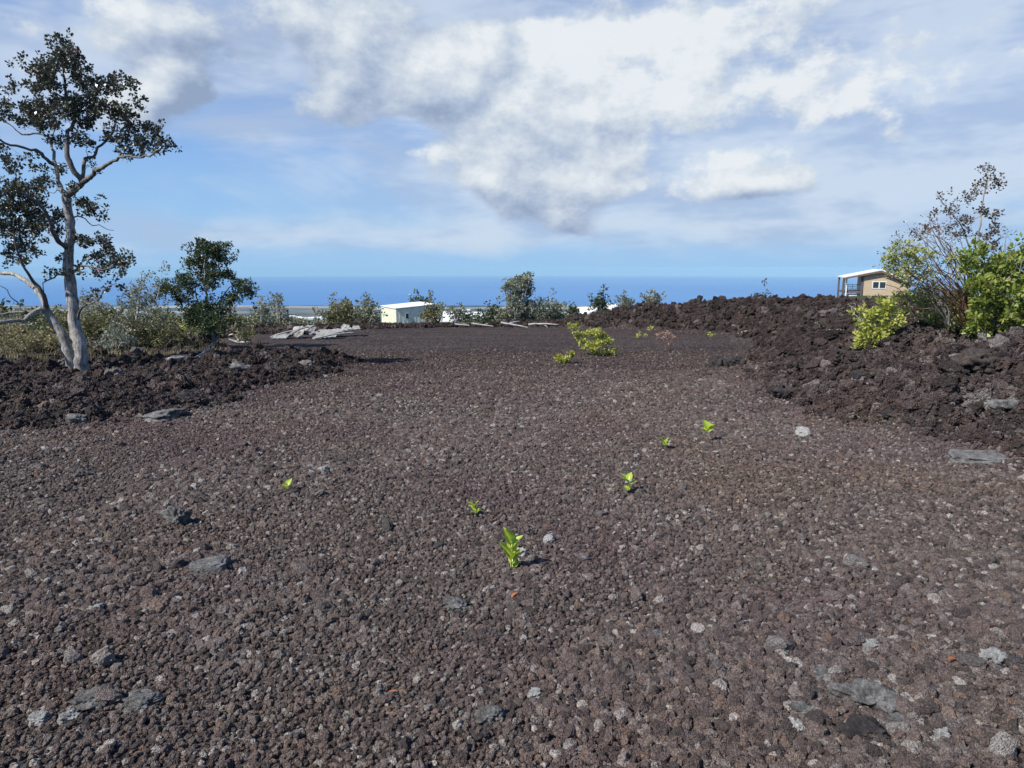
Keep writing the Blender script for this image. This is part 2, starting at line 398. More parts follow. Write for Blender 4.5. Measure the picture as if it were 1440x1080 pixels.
def scatter(name, P, rot, scl, idx, coll, label, cat):
    """one 'stuff' object whose geometry nodes set a source shape on every point"""
    me = bpy.data.meshes.new(name); me.vertices.add(len(P)); me.vertices.foreach_set('co', np.asarray(P, np.float32).ravel())
    for k, v, typ in (('rot', rot, 'FLOAT_VECTOR'), ('scl', scl, 'FLOAT_VECTOR')):
        a = me.attributes.new(k, typ, 'POINT'); a.data.foreach_set('vector', np.asarray(v, np.float32).ravel())
    a = me.attributes.new('pick', 'INT', 'POINT'); a.data.foreach_set('value', np.asarray(idx, np.int32))
    o = bpy.data.objects.new(name, me); col.objects.link(o)
    ng = bpy.data.node_groups.new(name, 'GeometryNodeTree')
    ng.interface.new_socket('Geometry', in_out='INPUT', socket_type='NodeSocketGeometry')
    ng.interface.new_socket('Geometry', in_out='OUTPUT', socket_type='NodeSocketGeometry')
    T = NT(ng)
    gi = T.new('NodeGroupInput'); go = T.new('NodeGroupOutput')
    ci = T.new('GeometryNodeCollectionInfo', {'Collection': coll, 'Separate Children': True, 'Reset Children': True})
    def na_(n, typ):
        nd = T.new('GeometryNodeInputNamedAttribute', None, data_type=typ); nd.inputs[0].default_value = n; return nd.outputs[0]
    e2r = T.new('FunctionNodeEulerToRotation', {0: na_('rot', 'FLOAT_VECTOR')})
    ip = T.new('GeometryNodeInstanceOnPoints', {'Points': gi.outputs[0], 'Instance': ci.outputs[0], 'Pick Instance': True,
               'Instance Index': na_('pick', 'INT'), 'Rotation': e2r.outputs[0], 'Scale': na_('scl', 'FLOAT_VECTOR')})
    T.l.new(ip.outputs[0], go.inputs[0])
    md = o.modifiers.new('scatter', 'NODES'); md.node_group = ng
    return tag(o, label, cat, kind='stuff')
def rand_rot(n): return np.stack([rng.uniform(-.6, .6, n), rng.uniform(-.6, .6, n), rng.uniform(0, 6.28, n)], 1)

# cinder gravel over the lot
stones = [rock_shape(3, 100 + i, .40, (1, .62 + .3 * random.random(), .60 + .25 * random.random())) for i in range(14)]
stones += [rock_shape(3, 150 + i, .42, (1, .85, .8), .75) for i in range(6)]
cs = src_collection('gravel_stone', stones, M_CINDER)
def grid_pts(sp, y0, y1, spread=.92):
    xs = np.arange(-y1 * spread - 1, y1 * spread + 1, sp); ys = np.arange(y0, y1, sp * .9)
    X, Y = np.meshgrid(xs, ys); X = X + (np.arange(len(ys)) % 2)[:, None] * sp / 2
    X = (X + rng.uniform(-.42, .42, X.shape) * sp).ravel(); Y = (Y + rng.uniform(-.42, .42, Y.shape) * sp).ravel()
    k = np.abs(X) < Y * spread + 1.0
    return X[k], Y[k]
PX, PY, PS = [], [], []
for sp, y0, y1, smin in ((.0250, 1.2, 4.6, .0), (.029, 4.6, 9.5, .0), (.045, 9.5, 15, .0), (.075, 15, 24, 0)):
    x, y = grid_pts(sp, y0, y1)
    sz = sp * rng.lognormal(-.47, .27, len(x)) * (1.0 if y1 < 12 else .78 if y1 < 20 else .5)
    big = fbm(x, y, .7, 3, 71) * .9 + fbm(x, y, 3.0, 2, 75) * .5 + .22 * sst(x, .2, 1.8) * (1 - sst(y, 2.5, 4.5))
    sz *= .82 + .55 * sst(big, .72, 1.0)
    PX.append(x); PY.append(y); PS.append(sz)
x = np.concatenate(PX); y = np.concatenate(PY); s = np.concatenate(PS)
z, rb, sdist = ground(x, y)
k = (rb < .75) & (rng.random(len(x)) > rb * .6) & (rng.random(len(x)) > sst(y, 15, 23.5)); x, y, z, s = x[k], y[k], z[k], s[k]
n = len(x); 
scl = np.stack([s * rng.uniform(.85, 1.2, n), s * rng.uniform(.85, 1.2, n), s * rng.uniform(.8, 1.15, n)], 1)
scatter('gravel', np.stack([x, y, z + s * .22], 1), rand_rot(n) * np.array([1.6, 1.6, 1]), scl, rng.integers(0, len(stones), n), cs,
        'reddish brown to grey crushed lava cinder spread over the flat lot', 'gravel')
NG = n
# sparse bigger grey pieces among the gravel, in drifts
x, y = grid_pts(.16, 1.3, 12)
rgt = sst(x, .1, 1.2) * (1 - sst(y, 3.0, 5.0))
q = fbm(x, y, .9, 3, 81) + .5 * sst(x, .1, 1.2) * (1 - sst(y, 2.4, 4)) + .1
k = (rng.random(len(x)) < .62 * sst(q, .52, .82)) ; x, y, rgt = x[k], y[k], rgt[k]
z, rb, _ = ground(x, y); s = (1 + .5 * rgt * rng.random(len(x))) * .024 * rng.lognormal(0, .38, len(x)) * (1 + .5 * rb)
greys = [rock_shape(3, 200 + i, .42, (1, .8, .65), .7) for i in range(10)]
M_GREY = cinder_mat('grey_lava_stone', (1.22, 1.26, 1.25))
cg = src_collection('grey_stone', greys, M_GREY)
scatter('coarse_gravel', np.stack([x, y, z + s * .35], 1), rand_rot(len(x)), np.stack([s, s, s], 1), rng.integers(0, 10, len(x)), cg,
        'paler grey lava pieces strewn in drifts among the brown cinder', 'gravel')

# clinker rubble of the banks: size grows with distance from the lot's near end so it never falls under a few pixels
rub_shapes = [rock_shape(3 + i % 2, 300 + i, .62, (1, .75 + .02 * (i % 5), .6 + .03 * (i % 7)), .6 + .02 * (i % 10), .14) for i in range(20)]
cr = src_collection('rubble_rock', rub_shapes, M_CLINKER)
N = 460000
ang = np.radians(rng.uniform(-47, 47, N)); rr = np.exp(rng.uniform(math.log(3.5), math.log(52), N))
x = rr * np.sin(ang); y = rr * np.cos(ang)
z, rb, sdist = ground(x, y)
k = (rng.random(N) < sst(rb, .25, .8)) & (sdist < 13 + (x > 0) * 20); x, y, z, rr, sdist = x[k], y[k], z[k], rr[k], sdist[k]
n = len(x)
s = (.016 + .0014 * rr) * rng.lognormal(0, .42, n); bigk = rng.random(n) < .014; s[bigk] *= rng.uniform(1.8, 3.0, bigk.sum())
left = x < -2; s[left] *= .85; s = np.minimum(s, .19)
scl = np.stack([s * rng.uniform(.8, 1.3, n), s * rng.uniform(.8, 1.2, n), s * rng.uniform(.75, 1.1, n)], 1)
scatter('lava_rubble', np.stack([x, y, z + s * .42], 1), rand_rot(n) * np.array([2.2, 2.2, 1]), scl, rng.integers(0, 20, n), cr,
        'jumbled dark clinker rubble bulldozed into banks round the lot', 'rubble')
print('gravel', NG, 'rubble', n)
# ------------------------------------------------------------------ plants
def leaf_mat(name, cols, rough=.45, spec=.4, trans=.25):
    m, T, P = new_mat(name)
    geo = T.new('ShaderNodeNewGeometry')
    c = T.ramp(geo.outputs['Random Per Island'], [(i / (len(cols) - 1), k) for i, k in enumerate(cols)])
    T.l.new(c, P.inputs['Base Color']); P.inputs['Roughness'].default_value = rough; P.inputs['Specular IOR Level'].default_value = spec
    if trans:
        tr = T.new('ShaderNodeBsdfTranslucent', {'Color': c})
        mx = T.new('ShaderNodeMixShader', {0: trans, 1: P.outputs[0], 2: tr.outputs[0]})
        T.l.new(mx.outputs[0], T.n['Material Output'].inputs['Surface'])
    return m
def bark_mat(name, c1, c2, scale=30, stretch=.25, bump=.01):
    m, T, P = new_mat(name)
    pos = T.new('ShaderNodeTexCoord').outputs['Object']
    st = T.v('MULTIPLY', pos, (1, 1, stretch))
    n = T.noise(st, scale, 5, .7)
    c = T.ramp(n, [(.34, c1), (.62, c2)])
    blot = T.noise(pos, 3.0, 4, .6)
    c = T.mix(1.0, c, T.ramp(blot, [(.35, (.62, .62, .62)), (.6, (1.1, 1.1, 1.1))]), 'MULTIPLY')
    T.l.new(c, P.inputs['Base Color']); P.inputs['Roughness'].default_value = .9; P.inputs['Specular IOR Level'].default_value = .2
    T.l.new(T.new('ShaderNodeBump', {'Height': n, 'Strength': .9, 'Distance': bump}).outputs[0], P.inputs['Normal'])
    return m
L_OHIA = leaf_mat('leaf_dark', [(.026, .032, .019), (.06, .07, .042), (.034, .04, .026), (.12, .135, .085), (.12, .09, .06), (.07, .08, .055)], .38, .6, .12)
L_MID = leaf_mat('leaf_mid_green', [(.03, .05, .02), (.05, .08, .03), (.08, .11, .045), (.04, .06, .025), (.11, .13, .06)], .4, .5, .2)
L_GREY = leaf_mat('leaf_grey_green', [(.16, .175, .11), (.23, .24, .16), (.12, .14, .075), (.32, .32, .23), (.19, .20, .12)], .6, .3, .25)
L_OLIVE = leaf_mat('leaf_olive', [(.13, .14, .06), (.20, .20, .085), (.10, .115, .05), (.27, .25, .13), (.31, .26, .17)], .6, .3, .25)
L_PALE = leaf_mat('leaf_silver', [(.22, .24, .18), (.30, .32, .25), (.18, .20, .14), (.36, .36, .30)], .6, .3, .25)
L_YEL = leaf_mat('leaf_yellow_green', [(.40, .43, .06), (.50, .52, .10), (.26, .32, .04), (.60, .60, .20), (.42, .44, .07), (.32, .27, .11)], .45, .4, .35)
L_BRIGHT = leaf_mat('leaf_bright_green', [(.16, .24, .035), (.27, .34, .06), (.10, .15, .03), (.38, .43, .12), (.22, .28, .05), (.20, .15, .07)], .4, .45, .35)
L_LIME = leaf_mat('leaf_lime', [(.28, .33, .07), (.40, .42, .13), (.17, .22, .05), (.46, .47, .20), (.28, .22, .12)], .45, .4, .35)
L_BRONZE = leaf_mat('leaf_bronze', [(.07, .045, .03), (.12, .08, .05), (.06, .06, .03), (.16, .11, .08)], .4, .5, .15)
L_DRY = leaf_mat('leaf_dry', [(.34, .22, .17), (.42, .28, .21), (.26, .17, .12)], .8, .1, .2)
L_TAN = leaf_mat('dry_straw', [(.30, .25, .14), (.38, .33, .20), (.22, .19, .10), (.18, .19, .08)], .8, .1, .25)
B_PALE = bark_mat('bark_pale', (.22, .20, .17), (.58, .55, .49), 26, .2, .02)
B_DARK = bark_mat('bark_shaded', (.07, .062, .055), (.20, .185, .165), 30, .25)  # upper limbs of the tall tree: crown shade put into the bark colour
B_GREY = bark_mat('bark_grey', (.14, .125, .11), (.34, .32, .29), 40)
B_RED = bark_mat('bark_red_brown', (.13, .07, .055), (.30, .18, .14), 40)
B_DEAD = bark_mat('bark_bleached', (.30, .28, .25), (.66, .63, .58), 30)
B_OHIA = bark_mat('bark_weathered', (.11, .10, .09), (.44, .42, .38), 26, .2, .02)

def tubes(lines, sides=6):
    """lines: list of (points Nx3, radii N) -> vertices, quads"""
    VV, FF = [], []; base = 0
    for P_, R_ in lines:
        P_ = np.asarray(P_, float); n = len(P_)
        if n < 2: continue
        T_ = np.gradient(P_, axis=0); T_ /= np.linalg.norm(T_, axis=1)[:, None] + 1e-9
        up = np.array([.13, .21, .97]) if abs(T_[0, 2]) < .9 else np.array([.9, .3, .1])
        U = np.cross(T_, up); U /= np.linalg.norm(U, axis=1)[:, None] + 1e-9; Wv = np.cross(T_, U)
        k = sides if np.max(R_) > .012 else 4 if np.max(R_) > .005 else 3
        a = np.arange(k) * 2 * math.pi / k
        ring = P_[:, None] + (U[:, None] * np.cos(a)[None, :, None] + Wv[:, None] * np.sin(a)[None, :, None]) * np.asarray(R_)[:, None, None]
        if np.max(R_) > .03:
            lump = (vnoise3(ring.reshape(-1, 3) * 9, 3) - .5).reshape(n, k, 1) * .30
            ring = ring + (ring - P_[:, None]) * lump
        VV.append(ring.reshape(-1, 3))
        i = np.arange(n - 1)[:, None] * k + base; j = np.arange(k)[None]; j2 = (j + 1) % k
        FF.append(np.stack([i + j, i + j2, i + k + j2, i + k + j], 2).reshape(-1, 4))
        base += n * k
    return np.concatenate(VV), np.concatenate(FF)
def smooth_line(pts, step=.12, wig=.0):
    pts = np.asarray(pts, float); n = len(pts)
    if n == 2: pts = np.array([pts[0], (pts[0] + pts[1]) / 2 + rng.normal(0, .02, 3), pts[1]]); n = 3
    out = []
    ext = np.vstack([2 * pts[0] - pts[1], pts, 2 * pts[-1] - pts[-2]])
    for i in range(n - 1):
        p0, p1, p2, p3 = ext[i:i + 4]; k = max(2, int(np.linalg.norm(p2 - p1) / step))
        t = np.linspace(0, 1, k, endpoint=False)[:, None]
        out.append(.5 * ((2 * p1) + (-p0 + p2) * t + (2 * p0 - 5 * p1 + 4 * p2 - p3) * t ** 2 + (-p0 + 3 * p1 - 3 * p2 + p3) * t ** 3))
    out.append(pts[-1:]); o = np.vstack(out)
    if wig: o[1:-1] += rng.normal(0, wig, o[1:-1].shape)
    return o
def leaves(C, Dr, L, Wd, fold=.25):
    """C centres(bases), Dr direction, L length, Wd half width -> folded 4-vertex blades"""
    n = len(C); Dr = Dr / (np.linalg.norm(Dr, axis=1)[:, None] + 1e-9)
    q = rng.normal(size=(n, 3)); S = np.cross(Dr, q); S /= np.linalg.norm(S, axis=1)[:, None] + 1e-9; Nn = np.cross(S, Dr)
    L = np.broadcast_to(L, n)[:, None]; Wd = np.broadcast_to(Wd, n)[:, None]
    a = C; b = C + Dr * L * .5 + S * Wd + Nn * Wd * fold; c = C + Dr * L; d = C + Dr * L * .5 - S * Wd + Nn * Wd * fold
    V = np.stack([a, b, c, d], 1).reshape(-1, 3)
    i = np.arange(n)[:, None] * 4
    return V, np.hstack([i, i + 1, i + 2, i + 3])
def cluster_leaves(tips, dirs, per, rad, L, Wd, jl=.35, out=1.0, up=.3):
    n = len(tips) * per
    C = np.repeat(tips, per, 0); Dd = np.repeat(dirs, per, 0)
    d = rng.normal(size=(n, 3)); d /= np.linalg.norm(d, axis=1)[:, None]
    C2 = C + d * rad * rng.random((n, 1)) ** .6
    dd = d * out + Dd * .7 + np.array([0, 0, up]) + rng.normal(size=(n, 3)) * .25
    l = L * rng.uniform(1 - jl, 1 + jl, n)
    return leaves(C2, dd, l, Wd / L * l)
def grow(limbs, targets, taper=.6, tipr=.004, wig=.10, up_bias=.25, twig=None):
    """limbs: (Nx3 polyline, r0, r1). Every target gets a bent branch from the nearest wood. Returns tube lines and tip directions"""
    lines = []; NP, NR = [], []
    for pts, r0, r1 in limbs:
        L = smooth_line(pts, .10); r = np.linspace(0, 1, len(L)); rad = r0 + (r1 - r0) * r ** .8
        L[1:-1] += rng.normal(0, min(.012, r0 * .25), L[1:-1].shape)
        lines.append((L, rad)); NP.append(L); NR.append(rad)
    NP = np.vstack(NP); NR = np.concatenate(NR)
    T_ = np.asarray(targets, float)
    d0 = np.array([np.min(np.linalg.norm(NP - t, axis=1)) for t in T_]); order = np.argsort(d0)
    dirs = np.zeros_like(T_)
    for i in order:
        t = T_[i]; v = t - NP; dist = np.linalg.norm(v, axis=1)
        cost = dist * (1 + up_bias * np.clip(-v[:, 2] / (dist + 1e-6), -.4, 1)) - NR * .8
        j = int(np.argmin(cost)); a = NP[j]; ra = NR[j]; ln = dist[j] + 1e-6
        mid1 = a + (t - a) * .35 + rng.normal(0, wig, 3) * ln * .8; mid2 = a + (t - a) * .7 + rng.normal(0, wig, 3) * ln * .8
        mid1[2] -= .04 * ln
        L = smooth_line([a, mid1, mid2, t], max(.05, ln / 7))
        r0 = min(ra * .75, tipr + ln * .016); rad = np.linspace(r0, tipr * .7, len(L))
        lines.append((L, rad)); NP = np.vstack([NP, L[2:]]); NR = np.concatenate([NR, rad[2:]])
        dd = L[-1] - L[-2]; dirs[i] = dd / (np.linalg.norm(dd) + 1e-9)
    return lines, dirs
def blob_targets(blobs, D, dens, depth=1.0, seedbase=None):
    """blobs in photo pixels -> 3D targets round distance D; dens = targets per 1000 square pixels"""
    out = []; mpp = D / F
    for b in blobs:
        px, py, rx, ry = b[:4]; off = b[4] if len(b) > 4 else 0
        n = max(2, int(math.pi * rx * ry * dens / 1000 + rng.random()))
        d = rng.normal(size=(n, 3)); d /= np.linalg.norm(d, axis=1)[:, None]; d *= rng.random((n, 1)) ** .4
        dy = (rng.normal(0, .35) * depth + off) * rx * mpp
        for q in d: out.append(at(px + q[0] * rx, py + q[2] * ry, D + dy + q[1] * max(rx, ry) * mpp * depth))
    return np.array(out)
def plant(name, label, cat, base, D, limbs_px, blobs, dens, leaf, bark, per=12, rad=.10, L=.05, Wd=.016, r0=.05, depth=1.0, group=None,
          tipr=.004, wig=.1, crown='crown', woodname='trunk', out=1.0, up=.3, keep=1.0, extra=0, pale=None, bark2=None):
    """generic tree/shrub traced from the photograph, with its own distance, thickness and depth"""
    r = thing(name, label, cat, tuple(base), group)
    limbs = []
    for lp in limbs_px:
        pts, ra, rb = lp[0], lp[1], lp[2]; dz = lp[3] if len(lp) > 3 else 0
        P_ = []
        for i, p in enumerate(pts):
            t = i / max(1, len(pts) - 1); dd = p[2] if len(p) > 2 else dz * t
            P_.append(at(p[0], p[1], D + dd))
        limbs.append((np.array(P_), ra, rb))
    tg = blob_targets(blobs, D, dens, depth)
    lines, dirs = grow(limbs, tg, tipr=tipr, wig=wig)
    lines = [(P_ - base, R_) for P_, R_ in lines]
    if pale is None:
        V, Fc = tubes(lines, 9); mesh_obj(woodname, V, Fc, bark, r, smooth=True)
    else:
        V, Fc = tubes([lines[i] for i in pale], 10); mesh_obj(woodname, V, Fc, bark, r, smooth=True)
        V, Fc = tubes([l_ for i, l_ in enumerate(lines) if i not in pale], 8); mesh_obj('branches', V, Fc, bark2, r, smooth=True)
    if leaf:
        k = rng.random(len(tg)) < keep
        tips = tg[k] - base; dr = dirs[k]
        if extra:
            e = np.repeat(tips, extra, 0) + rng.normal(0, rad * 1.3, (len(tips) * extra, 3)); tips = np.vstack([tips, e]); dr = np.vstack([dr, np.repeat(dr, extra, 0)])
        V, Fc = cluster_leaves(tips, dr, per, rad, L, Wd, out=out, up=up); mesh_obj(crown, V, Fc, leaf, r)
    return r

# --- the tall ohia at the left
D = 14.6; bp = at(108, 521, D); bp[2] = min(bp[2], gz(bp[0], bp[1]) - .05)
LIMB = [
 ([(115, 526, 0), (114, 514, 0), (112, 492, 0), (106, 458, .1), (101, 424, .1), (97.5, 388, .15), (96, 359, .1), (100, 328, 0), (96, 300, 0), (92, 276, 0)], .148, .078),
 ([(92, 276), (115, 256, -.1), (104, 242, -.2), (95, 220, -.2), (95, 198, -.1), (96, 186, 0), (103, 174, .1), (105, 155, .1), (95, 141, .1), (91, 121, .1), (89, 97, .1), (84, 66, .1)], .075, .015),
 ([(115, 256, -.1), (118, 240, 0), (119, 223, .1), (132, 221, .3), (137, 208, .4), (149, 198, .4), (159, 184, .5), (166, 165, .6)], .05, .012),
 ([(115, 256, -.1), (127, 249, -.4), (137, 239, -.7), (154, 230, -1), (168, 222, -1.2), (183, 219, -1.4), (205, 221, -1.6), (226, 210, -1.8)], .055, .012),
 ([(92, 276), (84, 262, .3), (80.6, 246, .4), (78, 232, .5), (76, 218, .6), (72, 203, .8), (75, 185, 1), (79, 165, 1.1)], .06, .012),
 ([(78, 232, .5), (70, 228, .5), (58, 215, .2), (43, 209, 0), (24, 206, -.2), (7, 201, -.4), (-10, 188, -.5), (-35, 175, -.6)], .045, .012),
 ([(72, 203, .8), (70, 194, .8), (53, 188, 1), (31, 189, 1.1), (19, 179, 1.2), (7, 172, 1.3)], .03, .01),
 ([(96, 352, .1), (82, 338, -.3), (75, 328, -.5), (67, 304, -.8), (53, 285, -1.1), (36, 275, -1.4), (24, 268, -1.6)], .06, .015),
 ([(100, 385, .15), (113, 376, 0), (127, 374, -.3), (144, 379, -.5), (165, 374, -.7)], .03, .008),
 ([(98, 308), (110, 304, .3), (120, 308, .6), (130, 317, .7), (140, 316, .9), (150, 323, 1), (160, 324, 1)], .018, .005),
 ([(107, 455, .1), (112, 439, 0), (120, 429, -.2), (135, 424, -.5), (144, 413, -.6), (152, 403, -.8), (164, 398, -1)], .028, .007),
 ([(133, 424, -.5), (144, 426, -.6), (154, 429, -.7), (160, 438, -.7), (167, 439, -.8)], .013, .004),
 ([(97, 388, .15), (84, 386, .3), (72, 392, .5), (60, 398, .6), (62, 412, .6)], .028, .008),
 ([(103, 526, .15), (102, 516, .15), (96, 497, .15), (84, 465, .2), (70, 446, .2), (64, 436, .2)], .122, .08),
 ([(66, 438, .2), (56, 434, .1), (48, 438, 0), (40, 447, -.1), (34, 451, -.2), (15, 452, -.4), (0, 453, -.6), (-30, 450, -.8)], .06, .03),
 ([(66, 438, .2), (62, 422, .3), (52, 410, .4), (43, 400, .6), (24, 388, .8), (0, 382, 1), (-30, 372, 1.1), (-60, 350, 1.2)], .065, .025),
 ([(64, 436, .2), (64, 424, .1), (58, 408, 0), (50, 400, 0), (38.5, 384, -.2), (31, 371, -.3), (24, 350, -.5), (20, 330, -.6)], .055, .015),
 ([(62, 434, .2), (43, 438, .3), (24, 438, .5), (0, 442, .6), (-30, 440, .8)], .035, .015),
 ([(36, 437, .3), (29, 434, .3), (24, 424, .3), (15, 418, .2), (10, 408, .2), (0, 402, .1)], .018, .006),
]
BL = [(84, 63, 13, 14), (92, 80, 17, 17), (70, 98, 25, 17), (34, 83, 9, 5), (52, 88, 8, 6), (60, 120, 28, 15), (112, 105, 20, 15), (105, 85, 14, 12), (130, 125, 14, 14), (150, 122, 18, 12), (162, 108, 9, 7), (184, 116, 9, 10), (176, 124, 8, 6),
 (100, 150, 28, 18), (138, 150, 24, 18), (170, 158, 18, 16), (194, 146, 9, 8), (195, 178, 18, 15), (216, 186, 13, 9), (238, 206, 8, 6), (228, 198, 9, 6), (212, 210, 16, 8), (188, 200, 20, 12), (160, 190, 20, 10), (178, 215, 12, 6), (72, 150, 26, 16), (45, 152, 20, 12), (38, 168, 26, 10), (22, 121, 10, 5), (8, 127, 8, 4), (10, 145, 9, 7), (4, 160, 8, 9), (70, 172, 26, 10), (115, 172, 20, 8), (0, 205, 10, 10), (20, 238, 9, 8),
 (50, 262, 32, 14), (18, 268, 24, 12), (15, 290, 28, 16), (45, 292, 26, 16), (20, 320, 28, 16), (55, 318, 22, 16), (80, 302, 12, 12), (84, 328, 9, 8), (25, 345, 26, 12), (50, 352, 12, 6), (110, 285, 14, 8), (132, 288, 12, 8), (122, 300, 8, 6), (88, 240, 8, 6), (140, 300, 8, 5),
 (118, 340, 12, 10), (138, 338, 15, 10), (152, 356, 12, 8), (130, 362, 16, 8), (152, 373, 18, 8), (174, 370, 12, 7), (184, 366, 7, 6), (140, 385, 12, 6), (168, 385, 10, 6), (114, 378, 8, 8), (80, 366, 5, 5), (72, 385, 7, 5), (88, 382, 6, 4), (170, 402, 4, 6), (150, 405, 6, 4), (135, 412, 6, 3), (30, 365, 14, 6), (12, 362, 10, 5),
 (112, 196, 20, 8), (76, 200, 12, 7), (130, 232, 7, 4), (60, 238, 10, 5), (100, 262, 9, 6), (40, 222, 10, 5), (10, 225, 10, 7), (128, 200, 9, 6),
 (-28, 150, 26, 34), (-30, 210, 24, 20), (-32, 300, 30, 40), (-60, 250, 30, 40)]
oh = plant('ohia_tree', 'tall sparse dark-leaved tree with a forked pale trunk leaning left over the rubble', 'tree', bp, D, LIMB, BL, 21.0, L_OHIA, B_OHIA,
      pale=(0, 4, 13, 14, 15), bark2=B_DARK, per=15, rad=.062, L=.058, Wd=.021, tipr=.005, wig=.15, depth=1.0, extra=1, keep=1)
# red blossoms
V, Fc = cluster_leaves(np.array([at(106, 73, D) - bp, at(138, 380, D - .4) - bp]), np.zeros((2, 3)), 34, .04, .05, .008)
mesh_obj('blossom', V, Fc, leaf_mat('red_blossom', [(.35, .015, .02), (.5, .03, .03)], .6, .2, .2), oh)

# --- trees and shrubs behind the left bank, back to front
def gbase(px, py):
    p = G(px, py); return p
def shrub(name, label, cat, px, py, limbs, blobs, dens, leaf, bark, D=None, **k):
    if D is None: b = G(px, py); Dd = b[1]
    else: b = at(px, py, D); Dd = D
    b = np.array([b[0], b[1], min(b[2], gz(b[0], b[1])) - .02])
    s_ = Dd / 20
    k.setdefault('L', .052 * max(s_, .8)); k.setdefault('Wd', .018 * max(s_, .8)); k.setdefault('rad', .09 * max(s_, .8))
    return plant(name, label, cat, b, Dd, limbs, blobs, dens, leaf, bark, **k)
shrub('round_tree', 'rounded dark green multi-stemmed tree standing on the left clinker bank', 'tree', 303, 490,
      [([(304, 492), (299, 470), (293, 445), (291, 420), (290, 400), (288, 375), (291, 350)], .07, .014), ([(300, 474), (285, 452), (272, 434), (259, 420), (246, 408)], .045, .012, -.5),
       ([(298, 468), (306, 440), (312, 420), (322, 405), (330, 400)], .04, .012, .5), ([(296, 460), (283, 440), (276, 415), (272, 390)], .035, .01, .4), ([(302, 480), (318, 455), (330, 430)], .035, .01, -.3)],
      [(292, 348, 24, 12), (278, 364, 20, 13), (310, 360, 18, 13), (292, 385, 28, 18), (320, 345, 8, 6), (265, 398, 18, 12), (245, 404, 16, 10), (234, 410, 10, 9), (340, 405, 16, 10), (350, 413, 9, 8), (322, 425, 18, 13), (290, 438, 26, 17), (310, 452, 26, 14), (268, 448, 17, 12), (300, 468, 18, 8), (255, 420, 14, 8), (322, 385, 10, 8)],
      20, L_MID, B_GREY, per=24, extra=2, rad=.10, L=.068, Wd=.024)
shrub('grey_green_tree', 'spindly grey-green tree with a pale stem, between the tall tree and the round tree', 'tree', 191, 492,
      [([(191, 494), (190, 475), (192, 450), (196, 420), (199, 398), (200, 382)], .045, .01), ([(191, 470), (205, 450), (215, 430)], .025, .008), ([(191, 465), (178, 445), (170, 425)], .025, .008), ([(214, 440), (222, 415), (227, 390), (228, 368)], .012, .004)],
      [(199, 393, 8, 12), (192, 408, 14, 12), (205, 424, 22, 16), (178, 428, 17, 14), (217, 440, 20, 16), (190, 450, 26, 16), (172, 455, 18, 14), (228, 372, 5, 9), (225, 458, 16, 12), (224, 395, 5, 8)], 14, L_GREY, B_DEAD, per=20, extra=2)
